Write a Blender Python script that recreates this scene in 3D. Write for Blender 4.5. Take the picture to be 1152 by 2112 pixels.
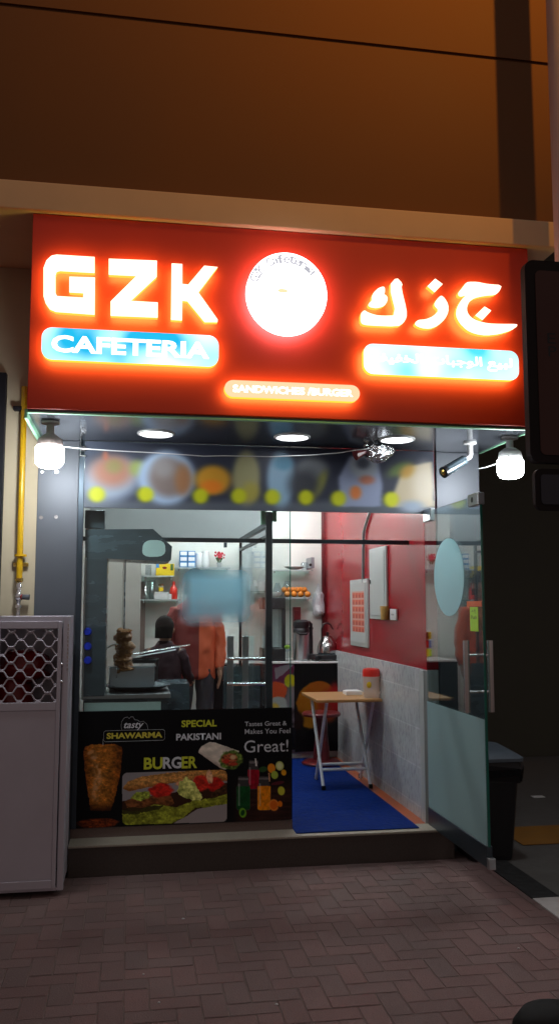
import bpy, bmesh, math, random
import numpy as np
from mathutils import Vector, Matrix
random.seed(7); RNG=np.random.default_rng(7)
R=math.radians; PI=math.pi
for o in list(bpy.data.objects): bpy.data.objects.remove(o)
SC=bpy.context.scene; COL=SC.collection
# ------------------------------------------------------------------ camera
PW,PH,F=1152.,2112.,1800.; YAW,PIT=R(9.6),R(6.1); CP=Vector((0,-5.5,1.56))
FW=Vector((math.sin(YAW)*math.cos(PIT),math.cos(YAW)*math.cos(PIT),math.sin(PIT)))
RT=Vector((math.cos(YAW),-math.sin(YAW),0)); UP=RT.cross(FW)
cd=bpy.data.cameras.new('camera'); cam=bpy.data.objects.new('camera',cd); COL.objects.link(cam)
cam.location=CP; cam.rotation_euler=Matrix((RT,UP,-FW)).transposed().to_euler()
cd.sensor_fit='VERTICAL'; cd.sensor_height=24; cd.lens=24*F/PH; cd.clip_end=500; cd.clip_start=.05
SC.camera=cam
# ------------------------------------------------------------------ night sky, exposure
wd=bpy.data.worlds.new('World'); SC.world=wd; wd.use_nodes=True
wn=wd.node_tree.nodes; bgn=wn['Background']
skyt=wn.new('ShaderNodeTexSky'); skyt.sky_type='NISHITA'; skyt.sun_disc=False; skyt.sun_elevation=R(-4); skyt.sun_rotation=R(200)
mx=wn.new('ShaderNodeMix'); mx.data_type='RGBA'; mx.blend_type='ADD'; mx.inputs[0].default_value=1
wd.node_tree.links.new(skyt.outputs[0],mx.inputs[6]); mx.inputs[7].default_value=(.62,.50,.46,1)   # city sky glow
wd.node_tree.links.new(mx.outputs[2],bgn.inputs[0]); bgn.inputs[1].default_value=.27
SC.view_settings.view_transform='Standard'; SC.view_settings.look='None'; SC.view_settings.exposure=0; SC.view_settings.gamma=1
SC.cycles.use_denoising=True; SC.cycles.max_bounces=10; SC.cycles.transparent_max_bounces=24; SC.cycles.sample_clamp_indirect=6
SC.cycles.caustics_reflective=False; SC.cycles.caustics_refractive=False
# strengths of the lamps the place has
E_BULB=90; E_DOWN=14; E_TUBE=105; E_SODIUM=700; E_LETTER=8.0
# ------------------------------------------------------------------ helpers
def at(px,py,y=None,x=None,z=None):
    d=FW+RT*((px-PW/2)/F)-UP*((py-PH/2)/F)
    t=(y-CP.y)/d.y if y is not None else ((x-CP.x)/d.x if x is not None else (z-CP.z)/d.z)
    return CP+d*t
def pr(p):
    v=Vector(p)-CP; a=v.dot(FW); return (PW/2+F*v.dot(RT)/a, PH/2-F*v.dot(UP)/a)
def BX(px0,py0,px1,py1,y):
    a=at(px0,py0,y=y); b=at(px1,py1,y=y); return a.x,b.x,b.z,a.z      # x0,x1,z0,z1
def lin(c): return tuple(((v/255)/12.92 if v/255<=.04045 else ((v/255+.055)/1.055)**2.4) for v in c)
MATS={}
def nodes(name):
    m=bpy.data.materials.new(name); m.use_nodes=True; MATS[name]=m; nt=m.node_tree
    return m,nt,nt.nodes,nt.links,nt.nodes.get('Principled BSDF')
def mat(name,col,rough=.5,metal=0,var=.15,scale=8,bump=0,coat=0,spec=.5,stretch=(1,1,1),trans=0):
    m,nt,N,L,b=nodes(name)
    b.inputs['Base Color'].default_value=(*col,1); b.inputs['Roughness'].default_value=rough; b.inputs['Metallic'].default_value=metal
    b.inputs['Coat Weight'].default_value=coat; b.inputs['Specular IOR Level'].default_value=spec
    tc=N.new('ShaderNodeTexCoord'); mp=N.new('ShaderNodeMapping'); mp.inputs['Scale'].default_value=stretch; L.new(tc.outputs['Object'],mp.inputs[0])
    nz=N.new('ShaderNodeTexNoise'); nz.inputs['Scale'].default_value=scale; nz.inputs['Detail'].default_value=5; L.new(mp.outputs[0],nz.inputs['Vector'])
    if var:
        hs=N.new('ShaderNodeMix'); hs.data_type='RGBA'
        hs.inputs[6].default_value=(*[c*(1-var) for c in col],1); hs.inputs[7].default_value=(*[min(1,c*(1+var)) for c in col],1)
        L.new(nz.outputs[0],hs.inputs[0]); L.new(hs.outputs[2],b.inputs['Base Color'])
        mr=N.new('ShaderNodeMapRange'); mr.inputs[3].default_value=max(.02,rough*(1-var)); mr.inputs[4].default_value=min(1,rough*(1+var))
        L.new(nz.outputs[0],mr.inputs[0]); L.new(mr.outputs[0],b.inputs['Roughness'])
    if bump:
        bp=N.new('ShaderNodeBump'); bp.inputs['Strength'].default_value=bump; bp.inputs['Distance'].default_value=.02
        L.new(nz.outputs[0],bp.inputs['Height']); L.new(bp.outputs[0],b.inputs['Normal'])
    return m
def emit(name,col,s,mix=None,scale=4):
    m,nt,N,L,b=nodes(name); N.remove(b); e=N.new('ShaderNodeEmission'); e.inputs[0].default_value=(*col,1); e.inputs[1].default_value=s
    if mix:
        tc=N.new('ShaderNodeTexCoord'); nz=N.new('ShaderNodeTexNoise'); nz.inputs['Scale'].default_value=scale; nz.inputs['Detail'].default_value=1
        L.new(tc.outputs['Object'],nz.inputs['Vector']); mr=N.new('ShaderNodeMapRange'); mr.inputs[1].default_value=.33; mr.inputs[2].default_value=.60
        L.new(nz.outputs[0],mr.inputs[0]); h=N.new('ShaderNodeMix'); h.data_type='RGBA'; h.inputs[6].default_value=(*col,1); h.inputs[7].default_value=(*mix,1)
        L.new(mr.outputs[0],h.inputs[0]); L.new(h.outputs[2],e.inputs[0])
    L.new(e.outputs[0],N['Material Output'].inputs[0]); return m
def glass(name,tint=(.93,.97,.96),refl=1.0,rough=.0):
    m,nt,N,L,b=nodes(name); N.remove(b)
    t=N.new('ShaderNodeBsdfTransparent'); t.inputs[0].default_value=(*tint,1); g=N.new('ShaderNodeBsdfGlossy'); g.inputs['Roughness'].default_value=rough
    lw=N.new('ShaderNodeFresnel'); ge=N.new('ShaderNodeNewGeometry'); mo=N.new('ShaderNodeMath'); mo.operation='MULTIPLY_ADD'; mo.inputs[1].default_value=-.8333; mo.inputs[2].default_value=1.5; L.new(ge.outputs['Backfacing'],mo.inputs[0]); L.new(mo.outputs[0],lw.inputs[0]); ml=N.new('ShaderNodeMath'); ml.operation='MULTIPLY'; ml.inputs[1].default_value=refl
    L.new(lw.outputs[0],ml.inputs[0]); mx=N.new('ShaderNodeMixShader'); L.new(ml.outputs[0],mx.inputs[0]); L.new(t.outputs[0],mx.inputs[1]); L.new(g.outputs[0],mx.inputs[2])
    L.new(mx.outputs[0],N['Material Output'].inputs[0]); return m
def frost(name,col,clear=.25,transl=.5,attr=False):
    m,nt,N,L,b=nodes(name); N.remove(b)
    t=N.new('ShaderNodeBsdfTransparent'); d=N.new('ShaderNodeBsdfDiffuse'); d.inputs[0].default_value=(*col,1)
    tr=N.new('ShaderNodeBsdfTranslucent'); tr.inputs[0].default_value=(*col,1)
    m1=N.new('ShaderNodeMixShader'); m1.inputs[0].default_value=transl; L.new(d.outputs[0],m1.inputs[1]); L.new(tr.outputs[0],m1.inputs[2])
    m2=N.new('ShaderNodeMixShader'); m2.inputs[0].default_value=clear; L.new(m1.outputs[0],m2.inputs[1]); L.new(t.outputs[0],m2.inputs[2])
    if attr:
        a=N.new('ShaderNodeAttribute'); a.attribute_name='Film'; L.new(a.outputs['Fac'],m2.inputs[0])
    L.new(m2.outputs[0],N['Material Output'].inputs[0]); return m
def vcmat(name,rough=.4,spec=.5):
    m,nt,N,L,b=nodes(name); a=N.new('ShaderNodeVertexColor'); a.layer_name='Col'; L.new(a.outputs[0],b.inputs['Base Color'])
    b.inputs['Roughness'].default_value=rough; b.inputs['Specular IOR Level'].default_value=spec; return m
class MB:
    def __init__(s): s.v=[]; s.f=[]; s.mi=[]
    def add(s,v,f,mi=0):
        n=len(s.v); s.v+= [tuple(p) for p in v]; s.f+=[tuple(i+n for i in q) for q in f]; s.mi+=[mi]*len(f); return s
    def box(s,x0,x1,y0,y1,z0,z1,mi=0):
        v=[(x,y,z) for x in(x0,x1) for y in(y0,y1) for z in(z0,z1)]
        return s.add(v,[(0,1,3,2),(4,6,7,5),(0,4,5,1),(2,3,7,6),(0,2,6,4),(1,5,7,3)],mi)
    def loft(s,rings,cap=True,mi=0,closed=False):
        n=len(rings[0]); v=[p for r in rings for p in r]; f=[]
        m=len(rings)
        for i in range(m-(0 if closed else 1)):
            for j in range(n):
                a=i*n+j; b=i*n+(j+1)%n; c=((i+1)%m)*n+(j+1)%n; d=((i+1)%m)*n+j; f.append((a,b,c,d))
        if cap and not closed: f+= [tuple(reversed(range(n))),tuple(range((m-1)*n,m*n))]
        return s.add(v,f,mi)
    def tube(s,pts,r,n=10,mi=0,flat=None):
        pts=[Vector(p) for p in pts]; rs=r if isinstance(r,(list,tuple)) else [r]*len(pts); rings=[]; ref=None
        for i,p in enumerate(pts):
            t=(pts[min(i+1,len(pts)-1)]-pts[max(i-1,0)]).normalized()
            if ref is None: ref=Vector((0,0,1)) if abs(t.z)<.9 else Vector((1,0,0))
            a=t.cross(ref).normalized(); b=a.cross(t).normalized(); ref=b
            rings.append([p+(a*math.cos(k*2*PI/n)+b*math.sin(k*2*PI/n)*(flat or 1))*rs[i] for k in range(n)])
        return s.loft(rings,mi=mi)
    def lathe(s,prof,c=(0,0,0),n=24,mi=0,sy=1,sx=1,closed=False):
        rings=[[(c[0]+sx*r*math.cos(k*2*PI/n),c[1]+sy*r*math.sin(k*2*PI/n),c[2]+z) for k in range(n)] for r,z in prof]
        return s.loft(rings,mi=mi,closed=closed)
    def ball(s,c,r,n=14,m=9,mi=0):
        r=(r,r,r) if not isinstance(r,(tuple,list)) else r
        rings=[[(c[0]+r[0]*math.sin(t)*math.cos(k*2*PI/n),c[1]+r[1]*math.sin(t)*math.sin(k*2*PI/n),c[2]-r[2]*math.cos(t)) for k in range(n)] for t in [PI*(i+.02*(i==0)-.02*(i==m))/m for i in range(m+1)]]
        return s.loft(rings,mi=mi)
    def prism(s,pts,y0,y1,mi=(0,0,0)):         # outline in x,z pushed from y0 (front) to y1
        n=len(pts)
        ar=sum(pts[i][0]*pts[(i+1)%n][1]-pts[(i+1)%n][0]*pts[i][1] for i in range(n))
        if ar<0: pts=pts[::-1]
        s.add([(x,y0,z) for x,z in pts],[tuple(range(n))],mi[0]); s.add([(x,y1,z) for x,z in pts],[tuple(reversed(range(n)))],mi[2])
        v=[(x,y0,z) for x,z in pts]+[(x,y1,z) for x,z in pts]
        return s.add(v,[(i,i+n,(i+1)%n+n,(i+1)%n) for i in range(n)],mi[1])
    def build(s,name,mats,parent=None,bevel=0,smooth=False,seg=2,label=None):
        me=bpy.data.meshes.new(name); me.from_pydata(s.v,[],s.f)
        mats=mats if isinstance(mats,(list,tuple)) else [mats]
        for m in mats: me.materials.append(MATS[m] if isinstance(m,str) else m)
        me.polygons.foreach_set('material_index',s.mi)
        bm=bmesh.new(); bm.from_mesh(me)
        big=[f for f in bm.faces if len(f.verts)>6]
        if big and not bevel: bmesh.ops.triangulate(bm,faces=big)
        bmesh.ops.recalc_face_normals(bm,faces=bm.faces); bm.to_mesh(me); bm.free()
        o=bpy.data.objects.new(name,me); COL.objects.link(o)
        if parent: o.parent=parent; o.matrix_parent_inverse=parent.matrix_world.inverted() if parent.type!='EMPTY' else Matrix.Translation(-parent.location)
        if bevel:
            b=o.modifiers.new('b','BEVEL'); b.width=bevel; b.segments=seg; b.limit_method='ANGLE'; b.angle_limit=R(40)
        if smooth:
            for p in me.polygons: p.use_smooth=True
            try: me.set_sharp_from_angle(angle=R(42))
            except Exception: pass
        if label: o['label']=label
        return o
def tag(o,label,cat,group=None,kind=None):
    o['label']=label; o['category']=cat
    if group: o['group']=group
    if kind: o['kind']=kind
    return o
def thing(name,loc,label,cat,group=None):
    o=bpy.data.objects.new(name,None); o.location=loc; o.empty_display_size=.1; COL.objects.link(o); return tag(o,label,cat,group)
def struct(o): o['kind']='structure'; return o
def copy_tree(o,off,label,parent=None):
    c=o.copy(); COL.objects.link(c)
    if parent is None: c.location=o.location+Vector(off); c['label']=label
    else: c.parent=parent
    for ch in list(o.children): copy_tree(ch,None,None,c)
    return c
def text(s,x0,x1,z0,z1,y,m,parent,name='lettering',bold=0,depth=.002,shear=0,keep=False):
    cu=bpy.data.curves.new('t','FONT'); cu.body=s; cu.extrude=0; cu.offset=bold; cu.shear=shear; cu.resolution_u=3
    o=bpy.data.objects.new('t',cu); COL.objects.link(o); bpy.context.view_layer.update()
    me=bpy.data.meshes.new_from_object(o.evaluated_get(bpy.context.evaluated_depsgraph_get())); bpy.data.objects.remove(o)
    co=np.array([v.co[:] for v in me.vertices]); 
    if len(co)==0: return None
    mn,mxx=co.min(0),co.max(0); sx=(x1-x0)/(mxx[0]-mn[0]); sz=(z1-z0)/(mxx[1]-mn[1])
    for v,c in zip(me.vertices,co): v.co=(x0+(c[0]-mn[0])*sx,y,z0+(c[1]-mn[1])*sz)
    me.materials.clear(); me.materials.append(MATS[m]); me.name=name
    for p in me.polygons: p.material_index=0
    b=bpy.data.objects.new(name,me); COL.objects.link(b); b.parent=parent
    if parent.type=='EMPTY': b.matrix_parent_inverse=Matrix.Translation(-parent.location)
    return b
def chaikin(p,k=1):
    for _ in range(k):
        q=[]
        for i in range(len(p)):
            a,b=p[i],p[(i+1)%len(p)]; q+=[(a[0]*.78+b[0]*.22,a[1]*.78+b[1]*.22),(a[0]*.22+b[0]*.78,a[1]*.22+b[1]*.78)]
        p=q
    return p
def rrect(x0,x1,z0,z1,r,n=6):
    r=min(r,(x1-x0)/2-1e-4,(z1-z0)/2-1e-4); out=[]
    for cx,cz,a in((x1-r,z1-r,0),(x0+r,z1-r,90),(x0+r,z0+r,180),(x1-r,z0+r,270)):
        for k in range(n+1): t=R(a+90*k/n); out.append((cx+r*math.cos(t),cz+r*math.sin(t)))
    return out
# --- printed artwork: colours of a flat printed sheet on a fine grid
class Art:
    def __init__(s,nx,ny,cor,bg):
        u,v=np.meshgrid(np.linspace(0,1,nx),np.linspace(0,1,ny)); TL,TR,BL,BR=[np.array(c,float) for c in cor]
        P=(TL*((1-u)*(1-v))[...,None]+TR*(u*(1-v))[...,None]+BL*((1-u)*v)[...,None]+BR*(u*v)[...,None])
        s.X,s.Y=P[...,0],P[...,1]; s.u,s.v=u,v; s.C=np.zeros((ny,nx,3)); s.C[:]=bg
    def noise(s,sx,sy,oct=3):
        out=0; amp=1
        for o in range(oct):
            g=RNG.random((97,97)); X=s.X/sx*2**o; Y=s.Y/sy*2**o; i=np.floor(X).astype(int)%96; j=np.floor(Y).astype(int)%96; a=X-np.floor(X); b=Y-np.floor(Y)
            a=a*a*(3-2*a); b=b*b*(3-2*b)
            out=out+amp*((g[j,i]*(1-a)+g[j,i+1]*a)*(1-b)+(g[j+1,i]*(1-a)+g[j+1,i+1]*a)*b-.5); amp*=.55
        return out
    def put(s,m,col,a=1): m=(m*a)[...,None]; s.C=s.C*(1-m)+(np.array(col) if not isinstance(col,np.ndarray) else col)*m
    def ell(s,cx,cy,rx,ry,col,soft=.12,rot=0,a=1,wob=0):
        dx,dy=s.X-cx,s.Y-cy; c,n=math.cos(R(rot)),math.sin(R(rot)); d=np.hypot((dx*c+dy*n)/rx,(-dx*n+dy*c)/ry)
        if wob: d=d+wob*s.noise(rx*.5,ry*.5)
        m=np.clip((1+soft-d)/(2*soft),0,1); m=m*m*(3-2*m); s.put(m,col,a); return m
    def pmask(s,pts,wob=0,ws=20):
        X,Y=s.X,s.Y
        if wob: X=X+wob*s.noise(ws,ws); Y=Y+wob*s.noise(ws,ws)
        m=np.zeros(X.shape,bool); n=len(pts)
        for i in range(n):
            (x1,y1),(x2,y2)=pts[i],pts[(i+1)%n]
            if y1==y2: continue
            m^=((Y>min(y1,y2))&(Y<=max(y1,y2))&(X<(x2-x1)*(Y-y1)/(y2-y1)+x1))
        return m.astype(float)
    def poly(s,pts,col,wob=0,ws=20,a=1,clip=None):
        m=s.pmask(pts,wob,ws); m=m if clip is None else m*clip; s.put(m,col,a); return m
    def speck(s,m,sx,sy,amp,tint=(1,1,1)):
        k=s.noise(sx,sy)*amp; s.C=s.C*(1+(m*k)[...,None]*np.array(tint))
    def mesh(s,name,P,m,parent,film=None):      # P = TL,TR,BL,BR points in space
        ny,nx=s.u.shape; q=[np.array(p,float) for p in P]; u,v=s.u[...,None],s.v[...,None]
        V=(q[0]*(1-u)*(1-v)+q[1]*u*(1-v)+q[2]*(1-u)*v+q[3]*u*v).reshape(-1,3)
        i=np.arange(nx*ny).reshape(ny,nx); Q=np.stack([i[:-1,:-1],i[1:,:-1],i[1:,1:],i[:-1,1:]],-1).reshape(-1,4)
        me=bpy.data.meshes.new(name); me.vertices.add(len(V)); me.vertices.foreach_set('co',V.ravel()); me.loops.add(Q.size); me.loops.foreach_set('vertex_index',Q.ravel().astype(np.int32))
        me.polygons.add(len(Q)); me.polygons.foreach_set('loop_start',np.arange(0,Q.size,4,dtype=np.int32)); me.update(calc_edges=True)
        c=np.clip(s.C,0,255)/255; c=np.where(c<=.04045,c/12.92,((c+.055)/1.055)**2.4)
        at_=me.color_attributes.new('Col','FLOAT_COLOR','POINT'); at_.data.foreach_set('color',np.concatenate([c,np.ones((ny,nx,1))],-1).astype(np.float32).ravel())
        if film is not None:
            fa=me.attributes.new('Film','FLOAT','POINT'); fa.data.foreach_set('value',film.astype(np.float32).ravel())
        me.materials.append(MATS[m]); me.validate(); o=bpy.data.objects.new(name,me); COL.objects.link(o)
        if parent:
            o.parent=parent
            if parent.type=='EMPTY': o.matrix_parent_inverse=Matrix.Translation(-parent.location)
        return o
# ------------------------------------------------------------------ materials
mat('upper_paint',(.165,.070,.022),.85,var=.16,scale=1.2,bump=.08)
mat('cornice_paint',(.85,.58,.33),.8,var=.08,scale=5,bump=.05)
mat('beige_paint',(.54,.46,.32),.75,var=.08,scale=6,bump=.04)
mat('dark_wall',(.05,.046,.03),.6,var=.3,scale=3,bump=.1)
mat('dark_navy',(.012,.011,.016),.65,spec=.25)
mat('grey_panel',(.105,.115,.135),.45,metal=.3,var=.10,scale=2.2)
mat('soffit_panel',(.10,.11,.13),.16,metal=.5,var=.12,scale=2.5)
mat('sign_red',(.72,.044,.014),.45,var=.06,scale=2)
mat('red_gloss',(.26,.008,.014),.2,var=.06,scale=3,spec=.22)
mat('white_wall',(.66,.66,.63),.4,var=.05,scale=4)
mat('grey_ceiling',(.36,.39,.40),.5,var=.06)
mat('fridge_grey',(.36,.335,.31),.5,var=.06)
mat('alum',(.30,.33,.36),.3,metal=.9,var=.15,scale=10)
mat('alum_dark',(.06,.08,.10),.35,metal=.7,var=.2,scale=12)
mat('steel',(.50,.54,.57),.3,metal=1,var=.06,scale=6,stretch=(1,1,4))
mat('steel_dark',(.13,.175,.205),.26,metal=.55,var=.4,scale=5,stretch=(1,1,3))
mat('chrome',(.85,.86,.88),.2,metal=1,var=.1)
mat('black_plastic',(.012,.012,.015),.35,var=.2)
mat('black_gloss',(.008,.008,.01),.25,var=.1,spec=.3)
mat('bin_lid',(.085,.105,.13),.42,var=.2,scale=16)
mat('blue_plastic',(.02,.06,.8),.3)
mat('cab_paint',(.52,.49,.56),.42,metal=.2,var=.07,scale=7)
mat('yellow_paint',(.62,.36,.01),.22,var=.08,scale=20)
mat('brass',(.6,.42,.12),.25,metal=1)
mat('red_paint',(.22,.008,.008),.3,var=.15)
mat('red_plastic',(.62,.02,.01),.28,var=.08)
mat('dark_red',(.10,.006,.009),.35,var=.12)
mat('white_plastic',(.72,.72,.72),.35,var=.05)
mat('white_metal',(.7,.72,.75),.35,var=.06)
mat('panel_grey',(.40,.43,.43),.4,var=.05)
mat('wood_top',(.42,.21,.07),.35,var=.22,scale=6,stretch=(1,12,1))
mat('carpet',(.003,.018,.13),.95,var=.45,scale=26,bump=.6,spec=.05)
mat('terracotta',(.36,.085,.03),.4,var=.25,scale=8)
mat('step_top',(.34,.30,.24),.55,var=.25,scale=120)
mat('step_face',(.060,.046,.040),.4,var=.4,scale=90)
mat('brown_granite',(.17,.12,.105),.35,var=.35,scale=110)
mat('concrete',(.10,.095,.09),.9,var=.35,scale=9,bump=.3)
mat('black_paint',(.012,.012,.013),.7,var=.4,scale=20)
mat('white_paint',(.55,.53,.52),.7,var=.2,scale=20)
mat('kerb_yellow',(.26,.115,.015),.7,var=.35,scale=9)
mat('sand',(.22,.16,.145),.95,var=.3,scale=70)
mat('skin_brown',(.30,.16,.10),.55,var=.08)
mat('hair_black',(.006,.005,.005),.9,spec=.1,var=.3,scale=60,bump=.3)
mat('trouser_dark',(.03,.03,.04),.8,var=.4,scale=40)
mat('maroon_cloth',(.022,.003,.009),.8,var=.3,scale=30)
mat('brown_cloth',(.12,.03,.008),.8,var=.3,scale=30)
mat('meat',(.26,.105,.02),.42,var=.65,scale=32,bump=.7)
mat('orange_skin',(.52,.17,.015),.4,var=.1,scale=50,bump=.1)
mat('paper_white',(.75,.76,.78),.6,var=.04)
mat('paper_blue',(.05,.22,.5),.5)
mat('tea_yellow',(.75,.52,.01),.4,var=.05)
mat('label_green',(.42,.72,.05),.5,var=.05)
mat('label_orange',(.65,.12,.03),.5)
mat('ink',(.01,.01,.012),.6); mat('ink_dark',(.05,.06,.03),.6)
mat('t_white',(.62,.62,.66),.5,var=0); mat('t_yellow',(.58,.60,.03),.5,var=0); mat('t_gold',(.62,.52,.05),.5,var=0)
mat('leaf',(.03,.10,.02),.5,var=.3); mat('petal',(.5,.015,.04),.5,var=.3)
mat('mint',(.66,.85,.80),.5,var=.1); mat('sign_frame',(.014,.010,.010),.7,spec=.2); mat('bag_red',(.22,.012,.012),.25,var=.3,scale=12,bump=.3); mat('kettle_steel',(.45,.44,.45),.16,metal=1,var=.05); mat('rubber',(.004,.004,.004),.7,spec=.1); mat('film_green',(.30,.62,.40),.5,var=.2,scale=20)
mat('neighbour_panel',(.060,.018,.013),.7,var=.2,scale=2); mat('neighbour_blue',(.012,.012,.028),.4,var=.2)
mat('pole_paint',(.48,.38,.36),.55,var=.1)
mat('sponge',(.45,.25,.06),.8,var=.3,scale=60)
mat('bag_film',(.55,.56,.6),.25,var=.2,scale=20,bump=.4)
mat('foil',(.8,.82,.85),.12,metal=1,var=.2,scale=40,bump=1.0)
vcmat('print_gloss',.5,.15); vcmat('print_menu',.5); vcmat('brick_vc',.85,.3)
emit('e_bulb',(.92,.97,1),E_BULB); emit('e_down',(.93,.97,1),E_DOWN); emit('e_tube_fill',(.95,1,1),E_TUBE*.42); emit('e_tube',(.95,1,1),E_TUBE)
emit('e_face',(1,.92,.68),1.9); emit('e_side',(1,.55,.06),1.3); emit('e_back',(1,.86,.22),E_LETTER)
emit('e_wface',(1,.96,.98),4.0); emit('e_wback',(1,.60,.76),8.0)
emit('e_cyan',(.02,.55,.92),1.0,mix=(1.0,1.8,2.0),scale=3.6); emit('e_cyan_pale',(.10,.85,1.0),1.0,mix=(1.0,1.6,1.7),scale=3.4)
emit('e_white',(1,1,1),2.2); emit('e_cream',(1.0,.66,.38),1.15); emit('e_strip',(1,.92,.82),3.0)
emit('e_yel',(1,.72,.06),1.15); emit('e_logo_ink',(.52,.52,.58),1.0); emit('e_logo_mark',(1,.88,.50),1.0)
glass('pane',(.90,.95,.95),1.0); glass('pane_soft',(.92,.96,.96),.45); glass('door_glass',(.74,.83,.82),1.7); glass('clear_plastic',(.80,.85,.88),2.2,.08); glass('shelf_glass',(.72,.86,.82),1.6)
mat('glass_edge',(.02,.16,.12),.15,coat=.4)
frost('frosted',(.50,.67,.69),.10,.5); frost('frost_oval',(.66,.88,.92),.12,.5); frost('window_film',(.36,.72,.90),.2,.5,attr=True); frost('milky',(.8,.72,.66),.25,.5)
def tilemat():
    m,nt,N,L,b=nodes('wall_tile'); tc=N.new('ShaderNodeTexCoord'); sp=N.new('ShaderNodeSeparateXYZ'); cb=N.new('ShaderNodeCombineXYZ'); L.new(tc.outputs['Object'],sp.inputs[0])
    L.new(sp.outputs[1],cb.inputs[0]); L.new(sp.outputs[2],cb.inputs[1])
    br=N.new('ShaderNodeTexBrick'); br.offset=.5; br.inputs['Scale'].default_value=1; br.inputs['Brick Width'].default_value=.40; br.inputs['Row Height'].default_value=.25; br.inputs['Mortar Size'].default_value=.005
    br.inputs['Color1'].default_value=(.47,.50,.52,1); br.inputs['Color2'].default_value=(.52,.54,.56,1); br.inputs['Mortar'].default_value=(.62,.64,.66,1); L.new(cb.outputs[0],br.inputs[0])
    mp=N.new('ShaderNodeMapping'); mp.inputs['Scale'].default_value=(1,28,7); L.new(tc.outputs['Object'],mp.inputs[0])
    nz=N.new('ShaderNodeTexNoise'); nz.inputs['Scale'].default_value=3; nz.inputs['Detail'].default_value=4; L.new(mp.outputs[0],nz.inputs[0])
    mr=N.new('ShaderNodeMapRange'); mr.inputs[1].default_value=.52; mr.inputs[2].default_value=.62; mr.inputs[4].default_value=.5; L.new(nz.outputs[0],mr.inputs[0])
    h=N.new('ShaderNodeMix'); h.data_type='RGBA'; L.new(mr.outputs[0],h.inputs[0]); L.new(br.outputs[0],h.inputs[6]); h.inputs[7].default_value=(.16,.17,.20,1)
    L.new(h.outputs[2],b.inputs['Base Color']); b.inputs['Roughness'].default_value=.25
tilemat()
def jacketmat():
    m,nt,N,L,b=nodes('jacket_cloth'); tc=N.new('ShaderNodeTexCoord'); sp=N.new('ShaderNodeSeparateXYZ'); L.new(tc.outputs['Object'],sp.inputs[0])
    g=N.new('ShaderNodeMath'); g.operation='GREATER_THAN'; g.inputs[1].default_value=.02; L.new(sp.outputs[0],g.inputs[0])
    h=N.new('ShaderNodeMix'); h.data_type='RGBA'; h.inputs[6].default_value=(.17,.02,.018,1); h.inputs[7].default_value=(.62,.12,.045,1); L.new(g.outputs[0],h.inputs[0]); L.new(h.outputs[2],b.inputs[0])  # orange cloth; shade on the left half painted in as dark red
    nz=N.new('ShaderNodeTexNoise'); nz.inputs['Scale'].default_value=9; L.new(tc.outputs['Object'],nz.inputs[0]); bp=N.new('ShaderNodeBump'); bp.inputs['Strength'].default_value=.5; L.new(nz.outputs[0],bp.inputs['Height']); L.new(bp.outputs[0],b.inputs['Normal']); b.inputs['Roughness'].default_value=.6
jacketmat()
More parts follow.
